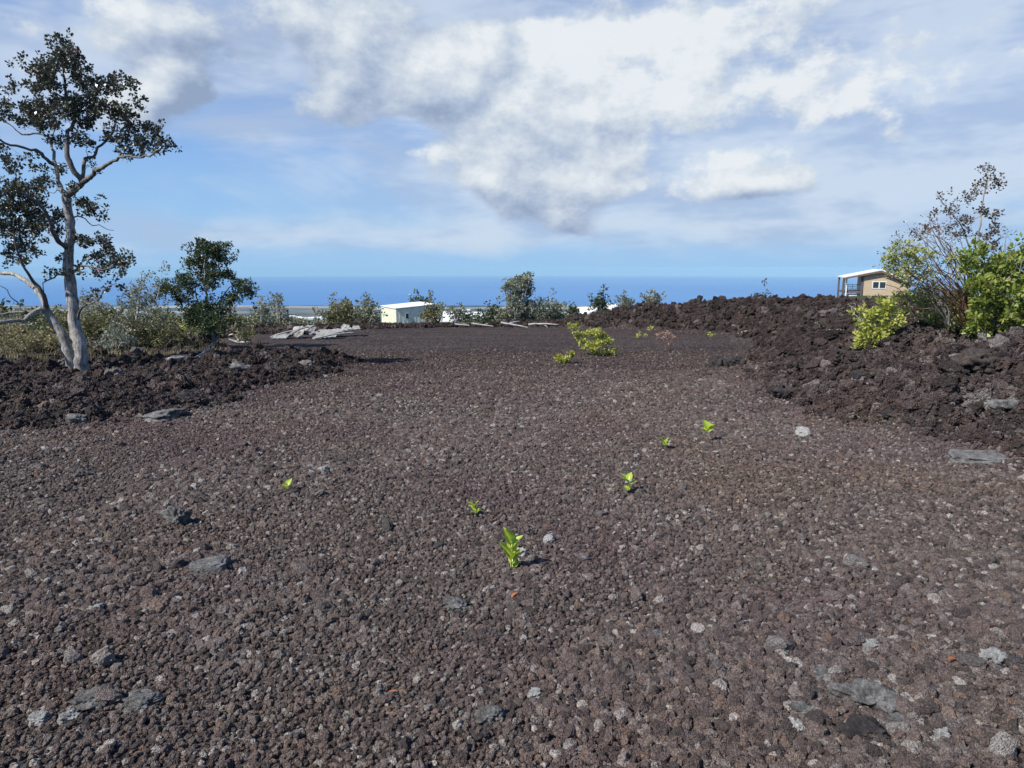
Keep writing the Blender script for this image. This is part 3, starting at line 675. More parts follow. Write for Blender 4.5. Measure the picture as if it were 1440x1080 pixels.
SHR = [
 ('olive_bush', 'broad olive bush low behind the tall tree trunk', 140, 488, [(140, 455, 26, 16), (118, 462, 20, 14), (160, 462, 18, 14), (135, 475, 28, 9)], L_OLIVE, 9),
 ('grey_bush', 'pale grey bush with bare twigs seen between the two trunks of the tall tree', 128, 470, [(128, 425, 16, 14), (118, 440, 18, 12), (140, 440, 14, 12)], L_PALE, 7),
 ('tan_bush', 'straw-coloured dry bush at the far left edge under the low limb', 25, 490, [(15, 470, 24, 10), (45, 472, 24, 10), (70, 475, 16, 9)], L_TAN, 9),
 ('dark_bush', 'dark low bush left of the leaning trunk', 58, 478, [(55, 458, 18, 12), (72, 462, 10, 10)], L_MID, 9),
 ('olive_bush', 'yellowish olive bush filling the gap left of the round tree', 235, 488, [(232, 462, 18, 16), (250, 470, 14, 12), (218, 475, 16, 9)], L_OLIVE, 9),
 ('yellow_scrub', 'low yellowish scrub directly left of the round tree stem', 262, 478, [(262, 462, 14, 9), (272, 470, 12, 7)], L_LIME, 7),
 ('pale_bush', 'pale twiggy bush in front of the olive bush behind the tall tree', 165, 494, [(160, 470, 20, 14), (172, 480, 18, 8), (150, 482, 14, 7)], L_PALE, 8),
 ('golden_bush', 'low golden dry bush between the leaning trunk and the left photo edge', 40, 500, [(30, 482, 26, 9), (60, 484, 20, 9), (80, 488, 14, 7)], L_TAN, 9),
 ('olive_bush', 'dense olive bush directly behind the fork of the tall tree base', 88, 486, [(85, 450, 20, 14), (100, 462, 18, 14), (75, 468, 18, 12)], L_OLIVE, 9),
 ('grey_bush', 'silvery bush at the far left under the crown of the tall tree', 12, 476, [(8, 452, 20, 12), (30, 456, 18, 11), (-8, 460, 16, 12)], L_GREY, 9),
 ('olive_bush', 'wide olive bush below the grey-green tree, left of its pale stem', 205, 492, [(200, 470, 24, 13), (222, 476, 16, 10), (182, 478, 14, 9)], L_OLIVE, 10),
 ('spire_bush', 'narrow grey-green bush with a spiky top just right of the round tree', 367, 474, [(367, 428, 6, 12), (368, 446, 11, 12), (355, 458, 18, 12), (372, 462, 12, 9)], L_GREY, 10),
 ('spire_bush', 'taller tufted grey-green bush, second to the right of the round tree', 391, 472, [(389, 424, 9, 9), (390, 442, 10, 12), (396, 458, 16, 11), (380, 464, 12, 8)], L_GREY, 10),
 ('olive_bush', 'rounded green-gold bush left of the pale sheets', 478, 462, [(478, 434, 14, 12), (468, 446, 14, 11), (486, 446, 15, 11), (476, 455, 20, 7)], L_OLIVE, 12),
 ('grey_bush', 'upright grey-green bush between the gold bush and the cream shed', 517, 461, [(518, 430, 9, 10), (512, 444, 14, 10), (524, 446, 10, 10), (505, 452, 12, 7)], L_GREY, 12),
 ('small_bush', 'small dark green bush tucked against the gold bush', 500, 461, [(499, 442, 9, 8), (498, 452, 10, 7)], L_MID, 12),
 ('grey_bush', 'low grey scrub bush between the spiky bushes and the pale sheets', 428, 462, [(425, 456, 16, 5), (446, 455, 12, 5)], L_GREY, 9),
 ('dark_bush', 'dark green bush crowding the lower right of the round tree', 335, 480, [(335, 455, 14, 14), (345, 468, 14, 8)], L_OLIVE, 9),
 ('grey_bush', 'small grey-green bush hugging the right end of the cream shed', 609, 460, [(608, 430, 7, 8), (605, 442, 9, 9), (613, 450, 10, 7)], L_OLIVE, 16),
 ('grey_tree', 'tall airy grey-green tree in the middle of the far edge of the lot', 731, 459, [(748, 384, 4, 5), (744, 395, 7, 8), (727, 398, 12, 9), (717, 408, 9, 9), (735, 412, 14, 10), (722, 425, 16, 10), (742, 432, 12, 10), (727, 442, 22, 10), (712, 448, 12, 7), (748, 446, 10, 7)], L_GREY, 13),
 ('green_bush', 'dark green low bush just left of the airy tree', 697, 458, [(692, 440, 11, 8), (686, 449, 10, 5), (703, 446, 9, 7)], L_MID, 16),
 ('grey_bush', 'broad grey-green bush just right of the airy tree', 777, 458, [(762, 432, 9, 8), (778, 434, 12, 8), (768, 446, 14, 8), (786, 446, 12, 8)], L_GREY, 15),
 ('green_bush', 'little dark bush at the foot of the rubble bank, left of the leaning white roof', 806, 450, [(803, 436, 7, 5), (806, 443, 10, 5)], L_MID, 18),
 ('sapling_tree', 'small conical dark green tree behind the bank between two white roofs', 845, 444, [(845, 419, 4, 6), (843, 428, 7, 7), (847, 436, 8, 6)], L_MID, 22),
 ('sapling_tree', 'slim pale conical tree right of the second white roof', 877, 440, [(877, 422, 3, 5), (877, 430, 6, 6)], L_GREY, 22),
 ('silver_bush', 'silvery rounded bush poking over the dark rubble crest', 917, 436, [(917, 420, 8, 7), (914, 428, 8, 6), (921, 428, 7, 6)], L_PALE, 20),
 ('green_bush', 'tiny green bush peeking over the rubble crest left of the tan house', 1070, 432, [(1068, 423, 8, 4), (1076, 424, 6, 3)], L_MID, 25),
 ('dark_bush', 'dark bush rising behind the roof of the cream shed', 588, 436, [(588, 424, 5, 4), (594, 430, 6, 4)], L_MID, 25),
 ('grey_bush', 'thin grey bush in front of the long low white house', 640, 458, [(636, 440, 9, 6), (645, 444, 9, 5), (652, 450, 8, 5)], L_GREY, 14),
 ('green_bush', 'low green bush before the long white house, left of the airy tree', 665, 459, [(662, 448, 10, 5), (674, 451, 9, 4)], L_MID, 16),
]
DD = {588: 110, 609: 52, 731: 42, 697: 46, 777: 44, 806: 48, 845: 66, 877: 75, 917: 55, 1070: 55, 478: 50, 517: 52, 500: 56, 428: 50, 640: 50, 665: 48, 128: 27, 367: 36, 391: 38, 335: 24, 262: 27}
for nm, lab, px, py, bl, lf, dn in SHR:
    D_ = DD.get(px)
    if D_ is None: D_ = G(px, py)[1]
    top = min(b[1] for b in bl); lims = []
    for b_ in bl:
        lims.append(([(px + rng.uniform(-2, 2), py), (px + (b_[0] - px) * .35, py - (py - b_[1]) * .5), (b_[0], b_[1])], .0011 * D_, .00045 * D_, rng.uniform(-.02, .02) * D_))
    shrub(nm, lab, 'tree' if 'tree' in nm else 'bush', px, py, lims, bl, dn * 2.1, lf, B_DEAD if lf in (L_PALE, L_GREY) else B_GREY, D=D_, per=20, extra=2,
          tipr=.00018 * D_, L=.0031 * D_, Wd=.0011 * D_, rad=.0048 * D_, crown='foliage', woodname='stem')

# --- yellow-green shrubs on the lot
def fan(px, py, tips, r, D, dz=.15):
    o = []
    for t in tips:
        w = math.hypot(t[0] - px, t[1] - py) * .05
        q = [(px + rng.uniform(-2, 2), py)]
        for k in (.2, .4, .6, .8):
            q.append((px + (t[0] - px) * k ** 1.15 + rng.normal(0, w), py + (t[1] - py) * k ** .9 + rng.normal(0, w * .7)))
        o.append((q + [(t[0], t[1])], r * rng.uniform(.6, 1.1), r * .3, rng.uniform(-dz, dz)))
    return o
b = G(838, 500)
shrub('yellow_green_shrub', 'larger yellow-green leafy shrub growing alone in the middle of the lot', 'shrub', 838, 500,
      fan(838, 500, [(805, 462), (815, 475), (830, 466), (845, 470), (855, 480), (862, 496), (825, 488)], .012, 15),
      [(806, 463, 7, 5), (818, 472, 9, 7), (832, 467, 8, 8), (845, 470, 8, 7), (826, 482, 12, 9), (842, 485, 14, 9), (853, 478, 8, 7), (858, 496, 12, 5), (846, 500, 14, 4), (834, 492, 12, 6)],
      36, L_YEL, B_RED, per=20, extra=1, rad=.045, L=.065, Wd=.019, crown='foliage', woodname='stem', tipr=.003)
shrub('yellow_green_shrub', 'small yellow-green shrub at the near left of the larger one', 'shrub', 797, 512, fan(797, 512, [(786, 503), (803, 497), (797, 505)], .007, 13),
      [(786, 503, 4, 4), (790, 507, 5, 3), (803, 497, 4, 5), (799, 506, 7, 4), (794, 509, 7, 2)], 40, L_YEL, B_RED, per=26, extra=1, rad=.04, L=.06, Wd=.02, crown='foliage', woodname='stem', tipr=.002)
shrub('yellow_green_shrub', 'sparse yellow-green shrub at the foot of the back bank', 'shrub', 905, 476, fan(905, 476, [(898, 464), (913, 462), (906, 468)], .008, 24),
      [(902, 469, 6, 3), (913, 464, 4, 4), (907, 473, 6, 2), (898, 472, 3, 2)], 40, L_YEL, B_GREY, per=10, rad=.06, L=.09, Wd=.028, crown='foliage', woodname='stem')
shrub('yellow_green_shrub', 'tiny yellow-green sprig beside the dry reddish shrub', 'shrub', 1000, 477, fan(1000, 477, [(998, 469), (1003, 471)], .005, 24), [(998, 470, 3, 2), (1002, 472, 3, 2)], 90, L_YEL, B_GREY,
      per=8, rad=.05, L=.07, Wd=.02, crown='foliage', woodname='stem')
shrub('dry_shrub', 'dry reddish leafless shrub standing on the far right of the lot', 'shrub', 937, 493, fan(937, 493, [(925, 472), (932, 468), (938, 466), (944, 470), (950, 476), (928, 480)], .008, 18),
      [(926, 473, 4, 5), (933, 470, 5, 5), (940, 469, 5, 5), (947, 476, 5, 5), (937, 478, 9, 5)], 90, L_DRY, B_RED, per=7, rad=.04, L=.07, Wd=.012, crown='foliage', woodname='stem', tipr=.006)

# --- growth on the right bank
Db = G(1372, 476)[1]; print('Db', Db)
shrub('ohia_sapling', 'tall thin half-bare tree with bronze leaves rising behind the right-hand bushes', 'tree', 1366, 455,
      [([(1366, 457, .5), (1370, 420, .6), (1374, 375, .7), (1377, 334, .7), (1381, 293, .8), (1386, 259, .8), (1390, 236, .8)], .032, .008), ([(1374, 375, .7), (1362, 345, .6), (1352, 318, .5), (1335, 296, .3), (1318, 276, .2)], .018, .005),
       ([(1376, 350, .7), (1390, 335, .9), (1402, 312, 1)], .013, .004), ([(1372, 400, .6), (1345, 365, .3), (1330, 340, .1), (1295, 325, 0)], .016, .004)],
      [(1388, 236, 9, 5), (1393, 250, 12, 7), (1378, 261, 14, 6), (1368, 273, 9, 6), (1396, 262, 7, 6), (1362, 283, 10, 5), (1385, 300, 10, 9), (1396, 303, 8, 8), (1340, 296, 13, 8), (1322, 278, 6, 5), (1316, 298, 7, 6), (1350, 311, 16, 8), (1333, 320, 14, 6), (1300, 325, 9, 5), (1287, 327, 5, 4), (1402, 315, 8, 7), (1393, 335, 12, 10), (1362, 330, 16, 8), (1398, 350, 9, 9)],
      20, L_BRONZE, B_GREY, D=Db + 1.0, per=10, rad=.05, L=.045, Wd=.016, extra=1, tipr=.003, wig=.14)
tips = [(1251, 357), (1262, 345), (1272, 338), (1285, 322), (1295, 330), (1306, 312), (1312, 330), (1320, 318), (1329, 340), (1340, 328), (1345, 350), (1280, 352), (1300, 350), (1268, 365), (1350, 335), (1245, 380), (1400, 345), (1415, 330), (1420, 352)]
shrub('bare_shrub', 'reddish brown mostly bare shrub with upswept twigs on the right bank', 'shrub', 1372, 462, fan(1372, 462, tips + [(t[0] + rng.uniform(-14, 14), t[1] + rng.uniform(0, 30)) for t in tips * 2], .014, Db, .9),
      [(t[0], t[1], 15, 15) for t in tips] + [(1300, 380, 26, 18), (1330, 390, 20, 20), (1290, 405, 25, 15), (1340, 370, 16, 20)], 16, L_BRONZE, B_RED, D=Db, per=3, rad=.05, L=.035, Wd=.010, tipr=.0032, crown='foliage', woodname='stem', wig=.07)
shrub('lime_shrub', 'pale lime green leafy shrub on the upper left of the right-hand thicket', 'shrub', 1330, 458, fan(1335, 458, [(1262, 362), (1275, 355), (1285, 372), (1262, 385), (1300, 380), (1256, 372)], .012, Db, .4),
      [(1262, 362, 10, 9), (1273, 356, 9, 8), (1284, 370, 12, 9), (1264, 380, 10, 8), (1298, 384, 12, 10), (1252, 374, 8, 7), (1275, 392, 14, 8), (1256, 352, 7, 6), (1290, 355, 9, 7), (1310, 360, 8, 6), (1335, 362, 6, 8)], 18, L_LIME, B_GREY, D=Db - .3, per=16, extra=1, rad=.05, L=.06, Wd=.015, crown='foliage', woodname='stem')
shrub('green_shrub', 'lush bright green broad-leaved shrub at the right edge of the photo', 'shrub', 1400, 462,
      fan(1400, 462, [(1368, 368), (1385, 352), (1402, 375), (1430, 368), (1392, 415), (1428, 408), (1445, 350), (1380, 395), (1460, 390), (1415, 440)], .016, Db - .6, .5),
      [(1370, 368, 12, 15), (1386, 354, 10, 9), (1402, 375, 20, 18), (1430, 368, 14, 16), (1392, 415, 22, 18), (1428, 408, 18, 20), (1384, 444, 20, 10), (1446, 352, 10, 10), (1374, 396, 12, 14), (1460, 400, 22, 35), (1415, 446, 22, 12), (1375, 458, 18, 8), (1440, 440, 18, 14), (1408, 398, 24, 18)],
      16, L_BRIGHT, B_GREY, D=Db - .6, per=18, extra=1, rad=.07, L=.085, Wd=.02, crown='foliage', woodname='stem')
shrub('green_shrub', 'green leafy shrub low in the middle of the right-hand thicket', 'shrub', 1322, 477, fan(1322, 477, [(1365, 455), (1300, 405), (1275, 430), (1295, 420), (1310, 440), (1340, 435), (1350, 450), (1262, 425)], .011, Db - .5, .4),
      [(1290, 426, 20, 12), (1265, 424, 12, 9), (1310, 445, 22, 10), (1342, 440, 14, 12), (1350, 415, 12, 14), (1275, 442, 14, 8), (1335, 458, 18, 6), (1365, 455, 18, 10), (1300, 408, 12, 8), (1325, 425, 14, 9), (1380, 430, 12, 14)], 17, L_LIME, B_RED, per=13, extra=1, rad=.06, L=.07, Wd=.017, crown='foliage', woodname='stem')
shrub('yellow_shrub', 'sunlit yellow-green shrub at the lower left of the right-hand thicket', 'shrub', 1228, 490, fan(1228, 490, [(1212, 450), (1225, 443), (1240, 440), (1215, 470), (1240, 462), (1228, 478), (1250, 428)], .010, 13, .3),
      [(1214, 452, 9, 7), (1226, 444, 9, 7), (1242, 440, 10, 8), (1215, 466, 10, 7), (1236, 464, 12, 9), (1226, 480, 10, 6), (1250, 428, 7, 6), (1240, 478, 9, 7), (1262, 450, 9, 7), (1222, 487, 12, 5), (1210, 476, 7, 6)], 22, L_YEL, B_GREY, per=18, extra=1, rad=.055, L=.075, Wd=.020, crown='foliage', woodname='stem')
shrub('dead_twigs', 'small clump of bleached dead twigs on the bank left of the thicket', 'dead shrub', 1212, 452, fan(1210, 454, [(1193, 428), (1200, 422), (1207, 430), (1215, 425), (1228, 432), (1190, 440), (1222, 440)], .008, 14, .3),
      [(1195, 430, 6, 6), (1205, 426, 8, 6), (1222, 434, 10, 6)], 30, None, B_DEAD, D=14.5, tipr=.003, woodname='stem')
shrub('dead_twigs', 'pale dead twigs lying against the rubble below the tan house', 'dead shrub', 1155, 468, fan(1155, 468, [(1148, 448), (1152, 455), (1160, 458)], .008, 14, .2),
      [(1150, 452, 5, 5), (1157, 460, 5, 5)], 40, None, B_DEAD, tipr=.003, woodname='stem')

# --- saplings on the cinder: each leaf a curved blade
M_SAP = leaf_mat('sapling_leaf', [(.42, .50, .05), (.50, .56, .09), (.34, .46, .04), (.56, .58, .14)], .38, .45, .35)
M_STEM = bark_mat('sapling_stem', (.22, .24, .06), (.34, .34, .12), 60)
def blade(n=7):
    t = np.linspace(0, 1, n); w = np.sin(np.pi * np.clip(t, .0, 1) ** .8) * .5 + .02 * (t < .05); w[-1] = .005
    V = []; Fq = []
    for i in range(n):
        for j, u in enumerate((-1, -.5, 0, .5, 1)):
            V.append((u * w[i], t[i], .16 * abs(u) * w[i] * 2 - .22 * t[i] ** 2))
    for i in range(n - 1):
        for j in range(4): Fq.append((i * 5 + j, i * 5 + j + 1, i * 5 + j + 6, i * 5 + j + 5))
    return np.array(V), np.array(Fq)
BV, BF = blade()
def sapling(px, py, h, leaf_spec, label, leafless=.0):
    b_ = G(px, py, True); b_[2] -= .01
    r = thing('sapling', label, 'sapling', tuple(b_), 'green saplings sprouting from the cinder')
    lean = rng.uniform(-.12, .12)
    stem = smooth_line([(0, 0, -.01), (lean * h * .3, 0, h * .5), (lean * h, 0, h * .92)], h / 8)
    V, Fc = tubes([(stem, np.linspace(.005, .0025, len(stem)) * (h / .2) ** .5)], 6); mesh_obj('stem', V, Fc, M_STEM, r, smooth=True)
    for (t, a, tilt, ln, wd) in leaf_spec:
        wd *= 1.5; ln *= 1.15; p = stem[int(t * (len(stem) - 1))]
        V = BV * np.array([ln * wd, ln, ln])
        M = Matrix.Translation(Vector(p)) @ Matrix.Rotation(a, 4, 'Z') @ Matrix.Rotation(tilt, 4, 'X')
        V = np.array([(M @ Vector(v))[:] for v in V]); mesh_obj('leaf', V, BF, M_SAP, r, smooth=True)
sapling(719, 804, .225, [(.15, 1.0, .15, .055, .62), (.2, -1.0, .75, .07, .5), (.35, -.7, .95, .095, .42), (.5, -2.0, 1.0, .10, .42), (.5, 1.0, 1.05, .105, .45), (.62, -.4, 1.1, .10, .4), (.7, 1.9, 1.1, .11, .42), (.85, -1.2, 1.0, .10, .40), (.9, .7, 1.15, .10, .42), (1, 2.6, 1.3, .09, .38)],
        'tallest sapling, with broad lime green leaves, growing in the centre foreground')
sapling(668, 730, .12, [(.5, -1.2, .8, .07, .4), (.7, .8, .9, .065, .35), (.9, 1.6, .9, .07, .4), (1, -1.8, 1.1, .05, .4), (.6, 2.6, .6, .05, .4)], 'thin yellowish sapling just behind and left of the tallest one')
sapling(884, 694, .13, [(.3, .5, .7, .06, .5), (.6, -1.6, .9, .075, .5), (.9, 1.2, 1.0, .09, .5), (.9, 1.9, .8, .08, .5), (.5, 2.8, .5, .06, .5), (1, -.6, 1.1, .07, .5)], 'bushy little sapling right of centre with folded green leaves')
sapling(935, 634, .13, [(.6, 1.5, 1.1, .11, .45), (.7, -.5, .9, .08, .45), (.9, -1.8, 1.1, .06, .45)], 'narrow pale sapling left of the farthest one')
sapling(994, 622, .19, [(.75, 1.4, .7, .09, .55), (.85, -.6, .95, .11, .55), (.95, .4, 1.1, .11, .6), (1, -1.9, .8, .07, .5)], 'farthest sapling, leaves held up on a long bare stem')
sapling(405, 692, .085, [(.5, 1.4, .9, .06, .5), (.8, -.4, 1.0, .07, .45), (.9, 2.4, .8, .05, .45)], 'smallest sapling, alone on the left of the cinder lot')

# --- dry grass and undergrowth on the left and along the far edge (stuff)
N = 9000
gx = rng.uniform(-26, -4, N); gy = rng.uniform(15, 34, N); zz, rb, sdd = ground(gx, gy)
k = (sdd > .8) & (fbm(gx, gy, .5, 3, 91) > .50) & (gy > 13 + .0 * gx) & (gy > 16.5 + (gx + 10) * .35)
gx, gy, zz = gx[k], gy[k], zz[k]
gx2 = rng.uniform(-20, 8, 3000); gy2 = rng.uniform(39, 47, 3000); zz2, _, s2 = ground(gx2, gy2); k = (s2 > 1) & (fbm(gx2, gy2, .5, 3, 91) > .46); gx2, gy2, zz2 = gx2[k], gy2[k], zz2[k]
C = np.stack([np.concatenate([gx, gx2]), np.concatenate([gy, gy2]), np.concatenate([zz, zz2]) - .03], 1)
per = 9; n = len(C) * per
C = np.repeat(C, per, 0) + np.concatenate([rng.normal(0, .12, (n, 2)), np.zeros((n, 1))], 1)
dr = np.stack([rng.normal(0, .45, n), rng.normal(0, .45, n), np.ones(n)], 1)
V, Fc = leaves(C, dr, rng.uniform(.10, .32, n), rng.uniform(.006, .012, n))
tag(mesh_obj('dry_grass', V, Fc, L_TAN), 'straw-coloured dry grass and weeds between the left-hand bushes', 'grass', kind='stuff')

# far scrub on the slope down to the coast (stuff)
def scrub_shape(seed, lf):
    t = rng.normal(size=(26, 3)); t /= np.linalg.norm(t, axis=1)[:, None]; t *= rng.random((26, 1)) ** .4; t[:, 2] = np.abs(t[:, 2]) * 1.1
    return cluster_leaves(t, t, 12, .28, .26, .09)
sc = bpy.data.collections.new('scrub_shape')
for i in range(6):
    V, Fc = scrub_shape(i, None); me = bpy.data.meshes.new('scrub_shape'); me.from_pydata(V.tolist(), [], Fc.tolist())
    me.materials.append([L_GREY, L_OLIVE, L_MID][i % 3]); o = bpy.data.objects.new('scrub_shape_%d' % i, me); sc.objects.link(o)
N = 9000
a_ = np.radians(rng.uniform(-46, 46, N)); r_ = np.exp(rng.uniform(math.log(70), math.log(2600), N)); x = r_ * np.sin(a_); y = r_ * np.cos(a_)
z, _, _ = ground(x, y); k = (fbm(x, y, .02, 3, 95) > .36) & (np.hypot(x - 52, y - 104) > 16) & ~((x / y > -.22) & (x / y < .18) & (y < 170)); x, y, z, r_ = x[k], y[k], z[k], r_[k]
s = np.minimum(.7 + r_ * .0035, 5) * rng.lognormal(0, .3, len(x))
scatter('far_scrub', np.stack([x, y, z - .1], 1), rand_rot(len(x)) * np.array([.2, .2, 1]), np.stack([s, s, s * .9], 1), rng.integers(0, 6, len(x)), sc,
        'grey-green scrub covering the slope that falls away to the coast', 'scrub')
# ------------------------------------------------------------------ buildings and loose things
def plain(name, c, rough=.6, metal=0.0, nscale=3.0, amt=.12, spec=.4):
    m, T, P = new_mat(name)
    pos = T.new('ShaderNodeTexCoord').outputs['Object']
    n = T.noise(pos, nscale, 5, .65)
    T.l.new(T.mix(1.0, c, T.ramp(n, [(.3, (1 - amt * 2,) * 3), (.7, (1 + amt * .6,) * 3)]), 'MULTIPLY'), P.inputs['Base Color'])
    P.inputs['Roughness'].default_value = rough; P.inputs['Metallic'].default_value = metal; P.inputs['Specular IOR Level'].default_value = spec
    return m
M_CREAM = plain('cream_metal', (.66, .66, .50)); M_WHITE = plain('white_metal_roof', (.80, .80, .78), .45); M_TAN = plain('tan_siding', (.50, .39, .26))
M_FRAME = plain('white_frame', (.75, .75, .70)); M_GLASS = plain('dark_window_glass', (.03, .05, .06), .1); M_POST = plain('dark_post', (.10, .09, .10)); M_SOFF = plain('brown_soffit', (.16, .10, .07))
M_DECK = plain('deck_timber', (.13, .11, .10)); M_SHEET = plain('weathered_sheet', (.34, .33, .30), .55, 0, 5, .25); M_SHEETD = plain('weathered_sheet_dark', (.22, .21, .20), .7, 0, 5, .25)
M_RUST = plain('rusty_metal', (.22, .09, .05), .8, 0, 6, .3)
def box_vf(x0, x1, y0, y1, z0, z1):
    V = [(x, y, z) for x in (x0, x1) for y in (y0, y1) for z in (z0, z1)]
    return V, [(0, 1, 3, 2), (4, 6, 7, 5), (0, 4, 5, 1), (2, 3, 7, 6), (0, 2, 6, 4), (1, 5, 7, 3)]
class MB:
    def __init__(s): s.V = []; s.F = []
    def add(s, V, Fc):
        o = len(s.V); s.V += [tuple(v) for v in V]; s.F += [tuple(i + o for i in f) for f in Fc]; return s
    def box(s, *a): return s.add(*box_vf(*a))
    def build(s, name, mat, parent=None): return mesh_obj(name, s.V, s.F, mat, parent)
def corrug(p0, p1, z0, z1a, z1b, pitch=.3, d=.03):
    """ribbed metal wall from p0 to p1 (x, y); top edge from z1a to z1b"""
    p0 = np.array(p0, float); p1 = np.array(p1, float); L = np.linalg.norm(p1 - p0); n = int(L / pitch * 4); t = np.linspace(0, 1, n + 1)
    nrm = np.array([(p1 - p0)[1], -(p1 - p0)[0]]) / L; off = np.where((np.arange(n + 1) % 4) < 1, d, 0)
    V = []
    for i in range(n + 1):
        q = p0 + (p1 - p0) * t[i] + nrm * off[i]; V += [(q[0], q[1], z0), (q[0], q[1], z1a + (z1b - z1a) * t[i])]
    return V, [(2 * i, 2 * i + 2, 2 * i + 3, 2 * i + 1) for i in range(n)]

# cream shed
Cn = at(557, 434.6, 86); zt = Cn[2]; zb = gz(Cn[0], Cn[1]) - .8
shed = thing('metal_shed', 'cream ribbed metal shed with one small window below the far edge of the lot', 'shed', (Cn[0], Cn[1], zb))
az0 = math.atan2(Cn[0], Cn[1]); th = -az0 + R(16)
ex = np.array([math.cos(th), math.sin(th)]); ey = np.array([-math.sin(th), math.cos(th)])
Lf = 5.3; Wd_ = 7; H0 = zt - zb; H1 = H0 + .42
c0 = np.zeros(2); cR = ex * Lf; cB = ey * Wd_; cBR = cR + cB
V, Fc = corrug(cB, c0, 0, H0, H0); MB().add(V, Fc).build('side_wall', M_CREAM, shed)
V, Fc = corrug(c0, cR, 0, H0, H1, .5, .012); w_ = MB().add(V, Fc); w_.build('front_wall', plain('cream_metal_front_lightened', (.80, .81, .66)), shed)  # front cream lightened to stand in for sunlight missing on this wall
V, Fc = corrug(cBR, cB, 0, H1, H0); V2, F2 = corrug(cR, cBR, 0, H1, H1); MB().add(V, Fc).add(V2, F2).build('back_wall', M_CREAM, shed)
ov = .12; rf = [c0 - ex * ov - ey * ov, cR + ex * ov - ey * ov, cBR + ex * ov + ey * ov, cB - ex * ov + ey * ov]; zz_ = [H0, H1, H1, H0]
MB().add([(p[0], p[1], z + .03) for p, z in zip(rf, zz_)] + [(p[0], p[1], z + .10) for p, z in zip(rf, zz_)],
         [(3, 2, 1, 0), (4, 5, 6, 7), (0, 1, 5, 4), (1, 2, 6, 5), (2, 3, 7, 6), (3, 0, 4, 7)]).build('roof', M_WHITE, shed)
def on_front(u, v, d): q = ex * u - ey * d; return (q[0], q[1], v)
def fbox(u0, u1, v0, v1, d0, d1):
    V = [on_front(u, v, d) for u in (u0, u1) for d in (d0, d1) for v in (v0, v1)]
    return V, box_vf(0, 1, 0, 1, 0, 1)[1]
fr = MB().add(*fbox(1.15, 1.62, H0 - 1.25, H0 - .55, .03, .08)).build('window', M_FRAME, shed)
MB().add(*fbox(1.21, 1.56, H0 - 1.20, H0 - .60, .081, .09)).build('pane', M_GLASS, fr)

# tan house on stilts above the right bank
HD = 100.0; hp = at(1213, 420, HD); hrz = R(-20)
house = thing('stilt_house', 'tan house with a white metal roof and open porch above the right-hand bank', 'house', (hp[0], hp[1], hp[2]), rz=hrz)
s1 = HD / F / math.cos(R(27)) * 1.03
def hx(px): return (px - 1213) * s1 * .86
def hz(py): return (420 - py) * s1
WL, WR, XL, XR, XA = 0, hx(1270), hx(1186), hx(1276), hx(1233)
zE, zA, zER = hz(395), hz(386.5), hz(403); dep = 7.5
def roofz(x): return zE + (zA - zE) * (x - XL) / (XA - XL) if x < XA else zA + (zER - zA) * (x - XA) / (XR - XA)
g0 = -3.5
MB().add([(WL, 0, hz(420)), (WR, 0, hz(420)), (WR, 0, roofz(WR)), (XA, 0, zA), (WL, 0, roofz(WL)), (WL, dep, hz(420)), (WR, dep, hz(420)), (WR, dep, roofz(WR)), (XA, dep, zA), (WL, dep, roofz(WL))],
         [(0, 1, 2, 3, 4), (9, 8, 7, 6, 5), (0, 4, 9, 5), (1, 6, 7, 2), (0, 5, 6, 1)]).build('wall', M_TAN, house)
rv = []
for y in (-.55, dep + .5):
    for t in (0, .16): rv += [(XL, y, zE + t), (XA, y, zA + t + .02), (XR, y, zER + t)]
roof = mesh_obj('roof', rv, [(3, 4, 10, 9), (4, 5, 11, 10), (0, 6, 7, 1), (1, 7, 8, 2), (0, 3, 9, 6), (2, 8, 11, 5), (0, 1, 4, 3), (1, 2, 5, 4), (6, 9, 10, 7), (7, 10, 11, 8)], M_WHITE, house)
e_ = -.56
MB().add([(XL, e_, zE - .02), (XA, e_, zA - .02), (XA, e_, zA - .26), (XL, e_, zE - .26), (XL, e_ + .05, zE - .02), (XA, e_ + .05, zA - .02), (XA, e_ + .05, zA - .26), (XL, e_ + .05, zE - .26)], [(0, 3, 2, 1), (4, 5, 6, 7), (3, 7, 6, 2)]).add(
    [(XA, e_, zA - .02), (XR, e_, zER - .02), (XR, e_, zER - .26), (XA, e_, zA - .26), (XA, e_ + .05, zA - .02), (XR, e_ + .05, zER - .02), (XR, e_ + .05, zER - .26), (XA, e_ + .05, zA - .26)], [(0, 3, 2, 1), (4, 5, 6, 7), (3, 7, 6, 2)]).build('fascia', M_SOFF, house)
for i, (a, c, y, mt) in enumerate(((1186, 1189.2, .0, M_POST), (1190.4, 1192, .1, M_FRAME), (1186.5, 1189, dep - .4, M_POST), (1209.5, 1212, .05, M_POST))):
    MB().box(hx(a), hx(c), y, y + .28, g0, roofz(hx((a + c) / 2)) - .03).build('post', mt, house)
MB().box(XL + .2, WL - .02, .35, dep - .6, hz(413.5), hz(411)).build('porch_floor', M_DECK, house)
rl = MB()
for zz_ in (hz(403.5), hz(406), hz(408.5)): rl.box(hx(1192), WL - .05, .42, .48, zz_ - .04, zz_ + .04)
for xx in np.linspace(hx(1193), WL - .2, 4): rl.box(xx, xx + .06, .40, .50, hz(411), hz(403))
rl.build('railing', M_POST, house)
MB().box(hx(1194), hx(1206), .6, 2.0, hz(420), hz(415)).build('stored_box', M_FRAME, house)
MB().box(.05, WR - .05, .12, dep - .1, g0, hz(420) - .01).build('crawl_skirt', M_SOFF, house)
wf = MB().box(hx(1223.5), hx(1241), -.06, .0 - .003, hz(408), hz(399)).build('window', M_FRAME, house)
